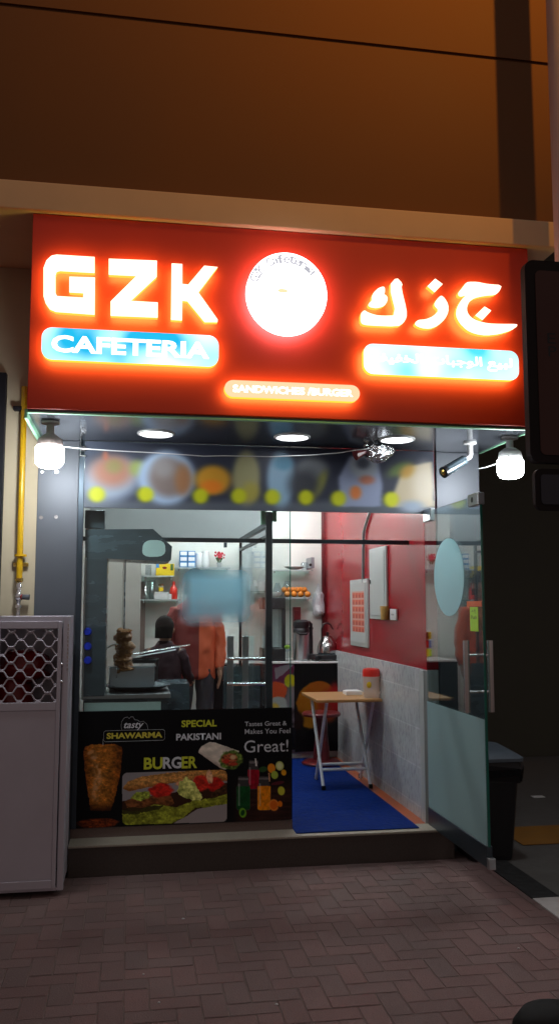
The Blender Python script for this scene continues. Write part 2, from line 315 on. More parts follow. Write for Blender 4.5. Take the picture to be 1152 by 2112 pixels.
# ================================================================== GROUND
def paving():
    a,b=.10,.20; V=[];Q=[];C=[]; g=.0020; h=0.0
    x0,x1,y0,y1=-3.2,2.14,-4.6,0.2
    n=0
    def brick(xa,xb,ya,yb):
        nonlocal n
        xa,xb,ya,yb=max(xa,x0),min(xb,x1),max(ya,y0),min(yb,y1)
        if xb-xa<.012 or yb-ya<.012: return
        if ya>-.16 and xa>-.34 and xb<2.0: return
        z=random.uniform(-.0006,.0006); tx=random.uniform(-.0006,.0006); e=.003
        o=len(V)
        V.extend([(xa+g,ya+g,z-.0012),(xb-g,ya+g,z-.0012),(xb-g,yb-g,z-.0012),(xa+g,yb-g,z-.0012),(xa+g+e,ya+g+e,z+tx),(xb-g-e,ya+g+e,z-tx),(xb-g-e,yb-g-e,z-tx),(xa+g+e,yb-g-e,z+tx)])
        Q.extend([(o+4,o+5,o+6,o+7),(o,o+1,o+5,o+4),(o+1,o+2,o+6,o+5),(o+2,o+3,o+7,o+6),(o+3,o,o+4,o+7)])
        t=random.random(); w=random.uniform(.91,1.09); c=(np.array((.175,.104,.098))*(1-t)+np.array((.150,.102,.097))*t)*w
        C.extend([c]*8)
    # 90 degree herringbone: lattice of L shaped pairs
    for i in range(-60,60):
        for j in range(-60,60):
            ox=i*a+j*2*a; oy=i*a-j*2*a          # (1,1) and (2,-2) steps
            if not(x0-.4<ox<x1+.4 and y0-.4<oy<y1+.4): continue
            brick(ox,ox+b,oy,oy+a); brick(ox,ox+a,oy+a,oy+a+b)
    me=bpy.data.meshes.new('paving'); me.from_pydata(V,[],Q); ca=me.color_attributes.new('Col','FLOAT_COLOR','POINT')
    ca.data.foreach_set('color',np.concatenate([np.array(C),np.ones((len(C),1))],1).astype(np.float32).ravel())
    N,L=MATS['brick_vc'].node_tree.nodes,MATS['brick_vc'].node_tree.links; p=N['Principled BSDF']; vc=[q for q in N if q.type=='VERTEX_COLOR'][0]
    tc=N.new('ShaderNodeTexCoord'); z1=N.new('ShaderNodeTexNoise'); z1.inputs['Scale'].default_value=1.3; z1.inputs['Detail'].default_value=6; z2=N.new('ShaderNodeTexNoise'); z2.inputs['Scale'].default_value=150
    for z in(z1,z2): L.new(tc.outputs['Object'],z.inputs[0])
    ad=N.new('ShaderNodeMath'); ad.operation='ADD'; L.new(z1.outputs[0],ad.inputs[0]); L.new(z2.outputs[0],ad.inputs[1])
    mr=N.new('ShaderNodeMapRange'); mr.inputs[1].default_value=.6; mr.inputs[2].default_value=1.4; mr.inputs[3].default_value=.65; mr.inputs[4].default_value=1.35; L.new(ad.outputs[0],mr.inputs[0])
    h=N.new('ShaderNodeVectorMath'); h.operation='SCALE'; L.new(vc.outputs[0],h.inputs[0]); L.new(mr.outputs[0],h.inputs[3]); L.new(h.outputs[0],p.inputs[0])
    bp=N.new('ShaderNodeBump'); bp.inputs['Strength'].default_value=.35; bp.inputs['Distance'].default_value=.004; L.new(z2.outputs[0],bp.inputs['Height']); L.new(bp.outputs[0],p.inputs['Normal'])
    me.materials.append(MATS['brick_vc']); o=bpy.data.objects.new('pavement',me); COL.objects.link(o); struct(o)
paving()
struct(MB().add([(-60,-60,-.006),(60,-60,-.006),(60,60,-.006),(-60,60,-.006)],[(0,1,2,3)]).build('ground','sand'))
struct(MB().box(2.30,9,-6,6,-.05,-.002).build('side_path','concrete'))
struct(MB().box(2.14,2.30,-.93,.3,-.05,.004).build('kerb','black_paint',bevel=.004))
struct(MB().box(2.14,2.30,-5,-.934,-.05,.004).build('kerb_white','white_paint',bevel=.004)).name='kerb'
tag(MB().box(2.55,4.2,.05,.50,0.002,.004).build('road_marking','kerb_yellow'),'worn yellow painted band on the ground behind the black bin','marking')
struct(bpy.data.objects['road_marking'])
# ================================================================== BUILDING
B=thing('shop_building',(0.9,0,0),'tan building front with a cornice above a small lit takeaway shop','building')
mb=MB(); ax0,ax1=-3.5,9.0
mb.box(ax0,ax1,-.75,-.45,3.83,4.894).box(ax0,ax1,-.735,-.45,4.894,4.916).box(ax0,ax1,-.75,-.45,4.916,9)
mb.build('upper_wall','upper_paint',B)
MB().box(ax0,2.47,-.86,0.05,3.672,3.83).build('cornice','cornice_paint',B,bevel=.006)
MB().box(-.742,-.578,0,.3,0,3.67).build('side_wall','beige_paint',B)
ex=at(9,900,y=-.06); MB().box(-1.6,ex.x,-.06,.3,0,at(5,768,y=-.06).z).build('side_post','dark_navy',B); MB().box(-1.6,-.742,0,.3,0,3.67).build('side_wall','beige_paint',B)
MB().box(-3.5,-1.6,0,.3,0,3.67).build('side_wall','beige_paint',B)
for x0,x1 in((-.578,-.331),(1.985,2.287)):
    p=MB().box(x0,x1,-.004,.28,0,2.578).build('pilaster','grey_panel',B,bevel=.004)
    if x0<0:
        for px,py in((87,973),(117,972),(85,1067),(116,1066)):
            c=at(px,py,y=-.01); MB().lathe([(.001,-.008),(.010,-.006),(.012,0)],(0,0,0),12).build('screw','chrome',p)
            s=bpy.data.objects[-1] if False else p.children[-1]; s.rotation_euler=(R(90),0,0); s.location=(c.x,-.0045,c.z)
# side of the building on the alley, dark neighbour walls
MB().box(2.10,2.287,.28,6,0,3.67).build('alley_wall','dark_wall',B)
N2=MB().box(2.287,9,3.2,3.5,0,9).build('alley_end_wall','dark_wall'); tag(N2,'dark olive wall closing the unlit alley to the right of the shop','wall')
# soffit
so=MB().box(-.556,2.287,-.80,.0,2.578,2.592).build('soffit','soffit_panel',B)
MB().box(-.572,-.557,-.80,-.01,2.545,2.594).build('film_strip','film_green',so)
MB().box(-.556,2.289,-.828,-.802,2.570,2.5775).build('film_strip','film_green',so)
MB().box(2.287,2.297,-.80,-.01,2.572,2.594).build('film_strip','film_green',so)
# step and floor
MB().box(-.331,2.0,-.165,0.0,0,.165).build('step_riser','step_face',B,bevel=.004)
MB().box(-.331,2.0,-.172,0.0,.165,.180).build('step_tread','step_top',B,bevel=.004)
MB().box(-.331,1.012,.0,.10,.0,.236).build('sill','brown_granite',B,bevel=.003)
MB().box(-.331,2.0,.10,3.1,.0,.176).box(1.012,2.0,.0,.10,.0,.176).build('shop_floor','terracotta',B)
# interior shell
MB().box(1.90,1.98,.012,3.05,1.143,2.62).build('red_wall','red_gloss',B)
tl=MB().box(1.886,1.98,.10,3.05,.176,1.143).build('tiled_wall','wall_tile',B)
MB().box(1.878,1.98,.012,.098,.176,1.138).build('tile_edge','panel_grey',tl)
MB().box(-.42,1.98,3.05,3.15,.17,2.62).build('back_wall','white_wall',B)
MB().box(-.42,-.331,.28,3.05,.17,2.62).build('left_wall','white_wall',B)
MB().box(-.42,1.98,.10,3.15,2.56,2.62).build('shop_ceiling','white_wall',B)
MB().box(1.87,1.898,3.02,3.05,1.15,2.56).build('corner_trim','dark_red',B)
x0,x1,z0,z1=BX(180,1040,548,1113,1.6)
MB().box(-.331,1.09,1.6,1.66,z0,2.56).build('bulkhead','grey_ceiling',B)
# shop window (fixed glass, left) and its frame
fr=MB().box(-.331,-.298,-.012,.03,.236,2.578).box(-.298,1.0,.0,.03,.236,.246).build('window_frame','alum_dark',B,bevel=.002)
MB().box(-.298,1.0,.008,.018,.246,2.578).build('window_pane','pane',fr)
MB().box(1.0,1.005,.008,.018,.246,2.578).build('glass_edge','glass_edge',fr)
a=at(340,1113,y=.35); MB().box(-.33,1.90,.34,.37,a.z-.014,a.z+.014).build('cross_bar','alum_dark',B)
# aluminium partition going into the shop
pt=thing('glass_partition',(.86,.12,.18),'aluminium post and glass partition between kitchen and shop door','partition')
X=at(554,1200,y=.12).x; zt=at(548,1075,y=.12).z
MB().box(X-.021,X+.021,.10,.142,.18,zt+.06).build('post','alum_dark',pt,bevel=.003)
MB().box(X-.016,X+.016,.145,1.62,zt-.035,zt).build('rail','alum_dark',pt,bevel=.003)
MB().box(X-.012,X+.012,.145,1.62,zt-.105,zt-.085).build('rail','alum_dark',pt)
MB().box(X-.010,X+.010,1.60,1.63,.9,zt).build('post','black_plastic',pt)
MB().box(X-.003,X+.003,.145,1.60,.9,zt-.105).build('pane','pane_soft',pt)
c=at(463,1120,y=1.7); MB().box(c.x-.012,c.x+.012,1.62,1.66,c.z-.04,c.z+.03).build('bracket','alum_dark',pt)
MB().box(X-.05,X-.024,.11,.15,zt-.02,zt+.07).box(X+.024,X+.05,.11,.15,zt-.0,zt+.07).build('packing','film_green',pt)
# ------------------------------------------------------------------ glass door, open at a right angle
D=MB().box(1.894,1.906,-.945,-.012,.215,2.17).build('glass_door','door_glass',B,label='glass door swung open with frosted lower half')
MB().box(1.8935,1.9065,-.951,-.946,.28,2.17).build('glass_edge','glass_edge',D)
MB().box(1.8905,1.8925,-.944,-.012,.285,.945).build('frosted_film','frosted',D)
pts=[]; c=at(924,1190,x=1.8905); ya=at(894,1190,x=1.89).y; yb=at(955,1190,x=1.89).y; hz=(at(924,1110,x=1.89).z-at(924,1271,x=1.89).z)/2; cy=(ya+yb)/2; hy=abs(ya-yb)/2
rg=[[(xx,cy+hy*math.cos(t*2*PI/48),c.z+hz*math.sin(t*2*PI/48)) for t in range(48)] for xx in(1.8905,1.8925)]
MB().loft(rg).build('frosted_oval','frost_oval',D)
bt=MB().box(1.882,1.918,-.95,-.02,.175,.285).build('bottom_rail','alum_dark',D,bevel=.004)
MB().box(1.880,1.920,-.985,-.952,.172,.23).build('end_cap','steel',bt,bevel=.004)
tp=MB().box(1.880,1.920,-.955,-.80,2.115,2.185).build('top_clamp','steel',D,bevel=.006)
MB().lathe([(.004,-.004),(.016,-.003),(.016,0)],(0,0,0),14).build('bolt','black_plastic',tp); q=tp.children[-1]; q.rotation_euler=(R(90),0,R(-90)); q.location=(1.879,-.87,2.15)
MB().box(1.882,1.918,-.16,-.02,2.10,2.185).build('top_clamp','steel',D,bevel=.006)
for xx in(1.83,1.968):
    h=MB().tube([(xx,-.86,.975),(xx,-.86,1.366)],.018,16); 
    hb=h.build('handle','chrome',D,smooth=True)
    for zz in(1.085,1.285): MB().tube([(xx,-.86,zz),(1.894 if xx<1.9 else 1.906,-.86,zz)],.008,10).build('standoff','chrome',hb,smooth=True)
y0=at(968,1280,x=1.89).y; y1=at(984,1280,x=1.89).y; z1=at(976,1252,x=1.89).z; z0=at(976,1302,x=1.89).z
st=MB().box(1.8915,1.8935,y1,y0,z0,z1).build('push_sticker','label_green',D)
def text_x(s,x,ya,yb,z0,z1,m,parent):      # lettering on a face that looks to -x
    o=text(s,0,1,0,1,0,m,parent)
    if o is None: return
    for v in o.data.vertices: v.co=(x,ya+(yb-ya)*v.co.x,z0+(z1-z0)*v.co.z)
dy=y1-y0
text_x('Push',1.8908,y0+dy*.15,y0+dy*.85,z0+.068,z0+.088,'ink_dark',st)
text_x('دفع',1.8908,y0+dy*.2,y0+dy*.8,z0+.10,z0+.125,'ink_dark',st)

y0=at(961,1250,x=1.89).y; y1=at(992,1250,x=1.89).y
MB().box(1.8915,1.8932,max(y1,-.94),y0,at(976,1252,x=1.89).z+.003,at(976,1240,x=1.89).z).build('orange_sticker','label_orange',D)
# ================================================================== SHOP SIGN
S=thing('shop_sign',(.86,-.8,2.58),'large red fascia sign with glowing letters and a round white logo','sign')
MB().box(-.558,2.286,-.82,-.06,2.5945,3.668).build('sign_panel','sign_red',S,bevel=.004)
YF,YB=-.900,-.866
def lt(pts,ox,oy,k,sm=0,name='letter'):
    p=[(ox+x/k,oy+y/k) for x,y in pts]; p=chaikin(p,sm) if sm else p
    p=[at(*q,y=YF) for q in p]; p=[(v.x,v.z) for v in p]
    return MB().prism(p,YF,YB,(0,1,2)).build(name,['e_face','e_side','e_back'],S)
G=[(390,86),(390,182),(185,170),(165,176),(158,195),(158,300),(166,318),(322,328),(324,302),(240,297),(240,203),(392,208),(390,430),(160,413),(125,398),(100,362),(87,320),(87,150),(105,105),(135,78),(165,72)]
Z=[(474,96),(760,108),(758,205),(606,347),(765,356),(764,447),(485,436),(485,350),(636,200),(474,192)]
K=[(847,124),(910,128),(910,246),(945,250),(1040,138),(1120,146),(1006,297),(1120,458),(1118,474),(1042,474),(940,350),(910,347),(908,464),(843,460)]
for g in(G,Z,K): lt(g,60,500,2.88)
AR=[[(253,38),(295,82),(285,110),(322,260),(322,310),(300,350),(262,374),(50,366),(10,352),(10,285),(35,261),(60,278),(110,295),(160,300),(252,298),(203,95)],
[(162,101),(174,108),(175,140),(168,152),(192,170),(192,200),(170,235),(120,250),(75,243),(60,230),(70,210),(85,200),(85,170),(100,140),(130,112)],
[(555,160),(580,180),(605,225),(605,275),(580,325),(530,370),(475,390),(420,384),(380,365),(378,348),(400,328),(450,325),(500,305),(540,265),(505,228),(525,190)],
[(515,48),(566,85),(510,142),(462,100)],
[(740,70),(800,70),(870,85),(968,92),(950,135),(920,160),(850,165),(780,180),(745,205),(730,240),(732,275),(755,310),(800,335),(870,352),(960,356),(1072,356),(1070,372),(1030,400),(950,425),(860,435),(790,425),(730,400),(680,350),(655,300),(660,250),(690,195),(725,160),(690,172),(672,165),(670,145),(700,110),(720,80)],
[(850,237),(895,265),(835,330),(787,298)]]
for g in AR: lt(g,740,560,3.2914,1 if len(g)>5 else 0)
def plate(px0,py0,px1,py1,r,mats,name,yf=YF-.005,yb=YB,shift=True):
    x0,x1,z0,z1=BX(px0,py0,px1,py1,yf); return MB().prism(rrect(x0,x1,z0,z1,r),yf,yb,(0,1,2)).build(name,mats,S),x0,x1,z0,z1
p,x0,x1,z0,z1=plate(87,674,450.5,757,.055,['e_cyan','e_yel','e_back'],'name_panel')
text('CAFETERIA',x0+.05,x1-.05,z0+.04,z1-.04,YF-.008,'e_white',p,bold=.035)
p,x0,x1,z0,z1=plate(749,708,1069.5,785,.055,['e_cyan_pale','e_yel','e_back'],'name_panel')
ARTXT=''.join(chr(c) for c in (0xFE94,0xFED4,0xFBFF if False else 0xFEF4,0xFED4,0xFEA8,0xFEDF,0xFE8D,0x20,0xFE95,0xFE8E,0xFE92,0xFE9F,0xFEEE,0xFEDF,0xFE8D,0x20,0xFECA,0xFEF4,0xFE92,0xFEDF))
text(ARTXT,x0+.04,x1-.04,z0+.045,z1-.045,YF-.008,'e_white',p,bold=.03)
p,x0,x1,z0,z1=plate(463,783,741.5,829,.06,['e_cream','e_yel','e_back'],'name_panel')
text('SANDWICHES /BURGER',x0+.045,x1-.04,z0+.026,z1-.026,YF-.008,'e_strip',p,bold=.035)
c=at(591,606,y=YF); rr=(at(674,606,y=YF).x-at(509,606,y=YF).x)/2; rz=(at(591,523,y=YF).z-at(591,690,y=YF).z)/2
rg=[(c.x+rr*math.cos(t*2*PI/64),c.z+rz*math.sin(t*2*PI/64)) for t in range(64)]
lg=MB().prism(rg,YF-.01,YB,(0,0,1)).build('round_logo',['e_wface','e_wback'],S)
for i,ch in enumerate('GZK Cafeteria'):
    if ch==' ': continue
    an=R(158-i*9.6); o=text(ch,-.018,.018,0,.052 if ch.isupper() or ch in 'ft' else .038,0,'e_logo_ink',lg,bold=.02)
    for v in o.data.vertices:
        x,z=v.co.x,v.co.z; rr2=rr*.76+z; t=an-x/(rr*.8); v.co=(c.x+rr2*math.cos(t),YF-.0115,c.z+rr2*math.sin(t))
MB().prism([(c.x-.025+.03*math.cos(t*PI/8),c.z+.012+.012*math.sin(t*PI/8)) for t in range(16)],YF-.012,YF-.0105,(0,0,0)).build('logo_mark','e_logo_mark',lg)
# ================================================================== MENU BOARD
mz0,mz1=2.160,2.574; mx0,mx1=-.296,1.962
M=thing('menu_board',(.83,-.03,2.16),'long dark menu board with food pictures and yellow price dots above the window','menu board')
MB().box(mx0,mx1,-.028,-.006,mz0,mz1).build('board','black_plastic',M)
cor=[pr((mx0,-.03,mz1)),pr((mx1,-.03,mz1)),pr((mx0,-.03,mz0)),pr((mx1,-.03,mz0))]
A=Art(640,118,cor,(46,51,68)); sf=.38
A.put(np.clip((300-A.X)/160,0,1)*.75,(95,108,128)); A.put(np.clip((A.Y-1026)/14,0,1)*.8,(96,104,114)); A.put(np.clip((A.X-860)/40,0,1)*.5,(60,68,80))
A.ell(228,990,58,42,(150,165,185),sf,-20); A.ell(228,972,40,32,(176,124,104),.5); A.ell(232,962,16,14,(150,140,90),.6); A.ell(278,966,16,16,(150,165,90),.6); A.ell(215,940,4,10,(200,110,80),.3)
A.ell(335,985,57,56,(160,184,214),.16); A.ell(340,985,40,40,(125,112,108),.3); A.ell(368,990,16,30,(150,105,70),.5); A.ell(330,965,20,20,(140,135,135),.6)
A.ell(428,990,36,30,(202,146,40),.3); A.ell(425,1004,22,14,(225,125,25),.5)
A.ell(496,985,28,56,(152,148,108),.22); A.ell(505,1015,18,20,(165,155,70),.5)
A.ell(567,988,29,58,(135,168,192),.22); A.ell(572,955,20,14,(90,145,175),.5)
A.ell(633,968,34,26,(125,130,136),.4); A.ell(648,1000,10,30,(140,140,70),.5,25); A.ell(615,1000,30,30,(55,58,66),.6)
A.poly([(690,1045),(688,985),(712,940),(770,940),(782,1000),(778,1045)],(140,150,178)); A.ell(742,960,30,26,(165,172,180),.3); A.ell(740,955,14,12,(80,85,98),.5); A.ell(724,1016,12,14,(205,115,55),.35); A.ell(748,990,16,9,(180,110,85),.5)
A.poly([(795,1046),(818,985),(842,962),(890,952),(895,1046)],(188,174,146)); A.ell(818,968,26,12,(90,110,60),.6,-25); A.ell(836,972,18,12,(180,140,60),.6,-30); A.ell(872,1000,24,40,(205,195,175),.6); A.ell(845,1045,26,12,(150,165,185),.6)
for px,py in((198,1020),(293,1020),(403,1023),(480,1023),(549,1025),(619,1026),(687,1028),(800,1030)): A.ell(px,py,15.5,15.5,(196,202,20),.3)
# a printed banner gone soft: feather the whole print
for _ in range(5):
    C=A.C; C[1:-1]=(C[:-2]+2*C[1:-1]+C[2:])/4; C[:,2:-2]=(C[:,:-4]+2*C[:,2:-2]+C[:,4:])/4
A.mesh('food_pictures',[(mx0,-.0295,mz1),(mx1,-.0295,mz1),(mx0,-.0295,mz0),(mx1,-.0295,mz0)],'print_menu',M)
# ================================================================== LOWER BANNER
bx0,bx1,bz0,bz1=-.314,1.008,.240,.922
BN=thing('printed_banner',(.35,-.01,.24),'black shawarma and burger advert panel fixed to the lower shop window','banner')
MB().box(bx0,bx1,-.010,-.002,bz0,bz1).build('panel','black_gloss',BN)
# coordinates below are those of a 2.4x view whose origin is photo pixel 140,1420
def b2(x,y): return (140+x/2.4,1420+y/2.4)
def f2(p): q=pr(p); return ((q[0]-140)*2.4,(q[1]-1420)*2.4)
cor=[f2((bx0,-.011,bz1)),f2((bx1,-.011,bz1)),f2((bx0,-.011,bz0)),f2((bx1,-.011,bz0))]
A=Art(560,300,cor,(12,12,15))
cone=[(76,310),(84,290),(112,280),(225,277),(258,290),(263,305),(256,400),(243,470),(222,560),(204,606),(108,606),(98,520),(84,420)]
m=A.poly(cone,(176,106,38),4,14); A.put(m*np.clip((A.X-190)/70,0,1),(78,34,10),.7); A.put(m*np.clip((120-A.X)/45,0,1),(120,50,18),.5)
A.speck(m,22,14,.5,(1,.85,.6)); A.speck(m,8,7,.45); A.put(m*np.exp(-((A.X-140-8*np.sin(A.Y/30))/20)**2)*np.clip((A.Y-300)/80,0,1)*np.clip((585-A.Y)/60,0,1)*np.clip(.6+1.4*A.noise(14,26),0,1),(238,180,130),.75)
A.put(m*np.clip((A.Y-560)/45,0,1),(40,16,6),.8); A.ell(110,318,18,9,(215,150,90),.4,-30); A.ell(125,345,14,8,(205,150,100),.4)
A.poly([(168,252),(171,252),(171,282),(168,282)],(150,150,150))
m=A.ell(142,668,100,24,(112,48,20),.12,-3,wob=.2); A.speck(m,12,6,1.0)
# sandwich photo inside a rounded frame
def rr_mask(x0,y0,x1,y1,r,sk):
    Y=A.Y-sk*(A.X-x0); dx=np.maximum(np.maximum(x0+r-A.X,A.X-(x1-r)),0); dy=np.maximum(np.maximum(y0+r-Y,Y-(y1-r)),0)
    return ((np.hypot(dx,dy)<=r)&(A.X>=x0)&(A.X<=x1)&(Y>=y0)&(Y<=y1)).astype(float)
FM=rr_mask(262,420,778,676,26,-.03)
A.put(FM,(150,142,144)); 
A.poly([(262,560),(780,470),(780,680),(262,690)],(58,34,22),6,18,clip=FM)
m=A.poly([(262,498),(290,462),(360,438),(480,420),(640,404),(790,398),(790,462),(660,452),(560,462),(450,480),(340,500),(300,512)],(196,136,72),3,16,clip=FM); A.speck(m,30,12,.35,(1,.9,.7)); A.speck(m,7,7,.4); A.put(m*np.clip((A.Y-(500-.1*(A.X-262))+18)/25,0,1),(120,66,26),.6)
m=A.poly([(270,560),(330,535),(500,530),(515,570),(470,600),(300,612)],(120,70,38),4,16,clip=FM); A.speck(m,16,9,.6)
for a_ in((450,505,58,36,(196,40,30)),(650,470,46,40,(200,48,34)),(722,478,44,34,(190,36,28)),(560,470,40,14,(214,150,110)),(690,440,16,34,(228,170,130))):
    m=A.ell(*a_[:4],a_[4],.15,-8,wob=.25); m=m*FM; A.speck(m,14,10,.45)
m=A.poly([(300,545),(330,515),(390,512),(400,540),(350,560)],(150,160,60),5,12,clip=FM); A.speck(m,9,7,.7)
m=A.poly([(540,470),(575,440),(620,470),(652,540),(640,566),(560,540),(530,510)],(206,206,110),8,16,clip=FM); A.speck(m,12,14,.6,(1,.9,1.2)); 
m=A.poly([(700,520),(775,470),(778,540),(700,560)],(70,44,26),5,14,clip=FM); A.speck(m,10,8,.7)
m=A.poly([(262,600),(330,612),(420,575),(520,590),(600,560),(700,545),(790,520),(790,572),(690,590),(620,590),(560,640),(500,668),(262,700)],(138,142,44),6,18,clip=FM); A.speck(m,26,14,.45); A.speck(m,8,8,.35)
m=A.poly([(262,600),(300,590),(360,590),(470,575),(440,600),(330,622),(262,625)],(44,38,20),6,16,clip=FM,a=.8)
A.poly([(500,672),(565,640),(630,598),(700,585),(790,570),(790,690),(500,690)],(158,146,146),3,20,clip=FM)
# wrap
m=A.poly([(634,318),(650,288),(690,267),(720,270),(838,312),(800,395),(765,402),(740,394)],(222,206,190),2,16); A.put(m*np.clip((A.Y-(.62*(A.X-640)+308))/40,0,1),(120,92,78),.8); A.speck(m,30,20,.2)
m=A.ell(798,356,58,48,(96,118,50),.08,-10,wob=.22); A.speck(m,9,9,.9); m=A.ell(792,354,40,33,(158,78,48),.15,-10,wob=.3); A.speck(m,10,8,.9); A.ell(775,362,15,11,(190,52,38),.3); A.ell(808,342,14,12,(218,178,130),.4); A.ell(812,376,20,8,(180,60,40),.4)
# juices
A.put(np.clip((A.X-795)/60,0,1)*np.clip((A.Y-420)/90,0,1)*np.clip((1108-A.X)/6,0,1),(64,34,26),.75); A.speck(np.clip((A.X-800)/60,0,1)*np.clip((A.Y-470)/60,0,1),60,9,.5)
def jar(cx,cy,w,h,col):
    A.poly([(cx-w*.72,cy-h-34),(cx+w*.72,cy-h-34),(cx+w*.75,cy-h),(cx+w,cy-h+22),(cx+w,cy+h-10),(cx+w*.8,cy+h),(cx-w*.8,cy+h),(cx-w,cy+h-10),(cx-w,cy-h+22),(cx-w*.75,cy-h)],(62,58,58)); 
    m=A.poly([(cx-w*.92,cy-h+14),(cx+w*.92,cy-h+14),(cx+w*.95,cy+h-10),(cx+w*.75,cy+h-3),(cx-w*.75,cy+h-3),(cx-w*.95,cy+h-10)],col); A.speck(m,12,16,.3)
    A.put(np.exp(-((A.X-cx+w*.6)/4)**2)*(np.abs(A.Y-cy+10)<h-12),(225,215,210),.5); A.put(((np.abs(A.X-cx)<w*.72)&(np.abs(A.Y-(cy-h-22))<5)).astype(float),(150,140,140),.6)
jar(912,446,31,56,(150,14,36)); jar(860,538,36,66,(18,74,34)); jar(965,538,35,68,(240,136,14))
A.poly([(918,348),(924,348),(930,386),(922,386)],(230,220,215),0); A.poly([(987,420),(993,418),(997,462),(990,462)],(210,150,110),0)
for f_ in((1045,385,21,23,(204,208,120)),(1003,397,20,24,(238,140,30)),(1019,430,18,20,(170,190,70)),(1066,418,13,15,(236,160,30)),(1053,508,18,22,(206,200,60)),(1015,578,25,29,(244,140,54)),(1047,572,12,15,(236,120,20)),(960,402,22,14,(48,80,40)),(857,616,18,24,(110,170,40)),(1035,470,34,8,(90,30,40))):
    A.ell(*f_[:4],f_[4],.12,-10)
A.ell(1015,578,19,22,(226,104,22),.2); A.ell(1045,385,13,15,(225,225,170),.3); A.ell(857,616,10,15,(20,70,30),.2,20)
A.put(np.exp(-(A.noise(13,13)-.55)**2*40)*np.clip((A.X-960)/80,0,1)*np.clip((A.Y-560)/30,0,1)*(A.Y<640),(50,26,16),.4)
A.mesh('printed_picture',[(bx0,-.0112,bz1),(bx1,-.0112,bz1),(bx0,-.0112,bz0),(bx1,-.0112,bz0)],'print_gloss',BN)
def bt_(s,x0,y0,x1,y1,m,bold=0,shear=0):
    a=at(*b2(x0,y1),y=-.0125); b=at(*b2(x1,y0),y=-.0125); return text(s,a.x,b.x,a.z,b.z,-.0125,m,BN,bold=bold,shear=shear)
bt_('SPECIAL',562,154,737,192,'t_yellow',.03); bt_('PAKISTANI',536,219,758,258,'t_white',.03)
bt_('BU',376,340,470,402,'t_yellow',.03); bt_('RG',470,337,563,398,'t_white',.03); bt_('ER',563,335,640,396,'t_yellow',.03)
bt_('Tastes Great &',875,160,1082,187,'t_white',.002); bt_('Makes You Feel',875,196,1100,226,'t_white',.002); bt_('Great!',872,252,1090,318,'t_white',.0)
bt_('SHAWARMA',192,214,468,250,'t_gold',.035); bt_('tasty',278,166,376,208,'t_white',.012,.35)
def outline(pts,r,closed=True):
    P=[at(*b2(*p),y=-.0125) for p in pts]; P=[(p.x,-.0125,p.z) for p in P]; P=P+[P[0]] if closed else P
    MB().tube(P,r,6,flat=.3).build('logo_outline','t_white',BN)
outline([(186,210),(300,206),(472,203),(480,210),(480,248),(472,256),(300,261),(186,264),(178,258),(178,218)],.0022)
outline([(268,206),(264,186),(267,163),(280,145),(296,141),(304,150),(312,140),(324,141),(332,155),(345,156),(358,166),(374,162),(392,178),(397,203)],.0022,False)
# pale blue film sign stuck on the window
x0,x1,z0,z1=BX(362,1160,530,1294,-.0)
A=Art(60,50,[(362,1160),(530,1160),(362,1294),(530,1294)],(120,160,175))
dx=np.maximum(np.maximum(398-A.X,A.X-494),0); dy=np.maximum(np.maximum(1196-A.Y,A.Y-1262),0); fl=np.clip(np.hypot(dx,dy)/33,0,1)
fs=A.mesh('window_sticker',[(x0,.004,z1),(x1,.004,z1),(x0,.004,z0),(x1,.004,z0)],'window_film',None,film=.06+.94*fl); tag(fs,'pale blue frosted sticker with faded edges on the kitchen window','sticker')
# ================================================================== LAMPS
def bulb(px,py,label):
    BY=-.58; c=at(px,py,y=BY); t=thing('led_bulb',(c.x,BY,2.578),label,'light bulb','large LED bulbs hanging under the fascia')
    w=.078; hs=MB().lathe([(.03,.150),(.055,.148),(.055,.135),(.022,.13),(.022,.07),(.034,.05),(.066,.02),(.07,-.02),(.068,-.03)],(c.x,BY,c.z+.055-.02+.0),28)
    top=2.577-(c.z+.035); 
    hs=MB().lathe([(.034,top),(.050,top-.002),(.050,top-.014),(.021,top-.022),(.022,top-.07),(.034,.055),(.066,.03),(.071,-.0),(.069,-.012)],(c.x,BY,c.z+.035),28)
    hs.build('socket','pole_paint' if px<300 else 'white_plastic',t,smooth=True)
    d=MB().lathe([(.066,.045),(w,.035),(w,-.03),(w*.95,-.05),(w*.8,-.066),(w*.5,-.075),(.002,-.078)],(c.x,BY,c.z-.02),32); d.build('diffuser','e_bulb',t,smooth=True)
    return t
bulb(103,930,'big white LED bulb hanging at the left end, above the grey cage'); bulb(1051,955,'big white LED bulb hanging at the right end, near the security camera')
for (px,py),lb in zip(((322,894),(602,901),(818,906)),('left recessed round downlight in the soffit','middle recessed round downlight in the soffit','right recessed round downlight beside the foil-wrapped lamp')):
    c=at(px,py,z=2.578); t=thing('downlight',(c.x,c.y,2.575),lb,'ceiling light','round downlights in the soffit')
    MB().lathe([(.094,-.0005),(.112,-.0005),(.110,-.006),(.098,-.010),(.094,-.006)],(c.x,c.y,2.578),40,closed=True).build('rim','white_plastic',t,smooth=True)
    MB().lathe([(.001,-.004),(.096,-.004),(.096,-.001),(.001,-.001)],(c.x,c.y,2.578),40).build('diffuser','e_down',t)
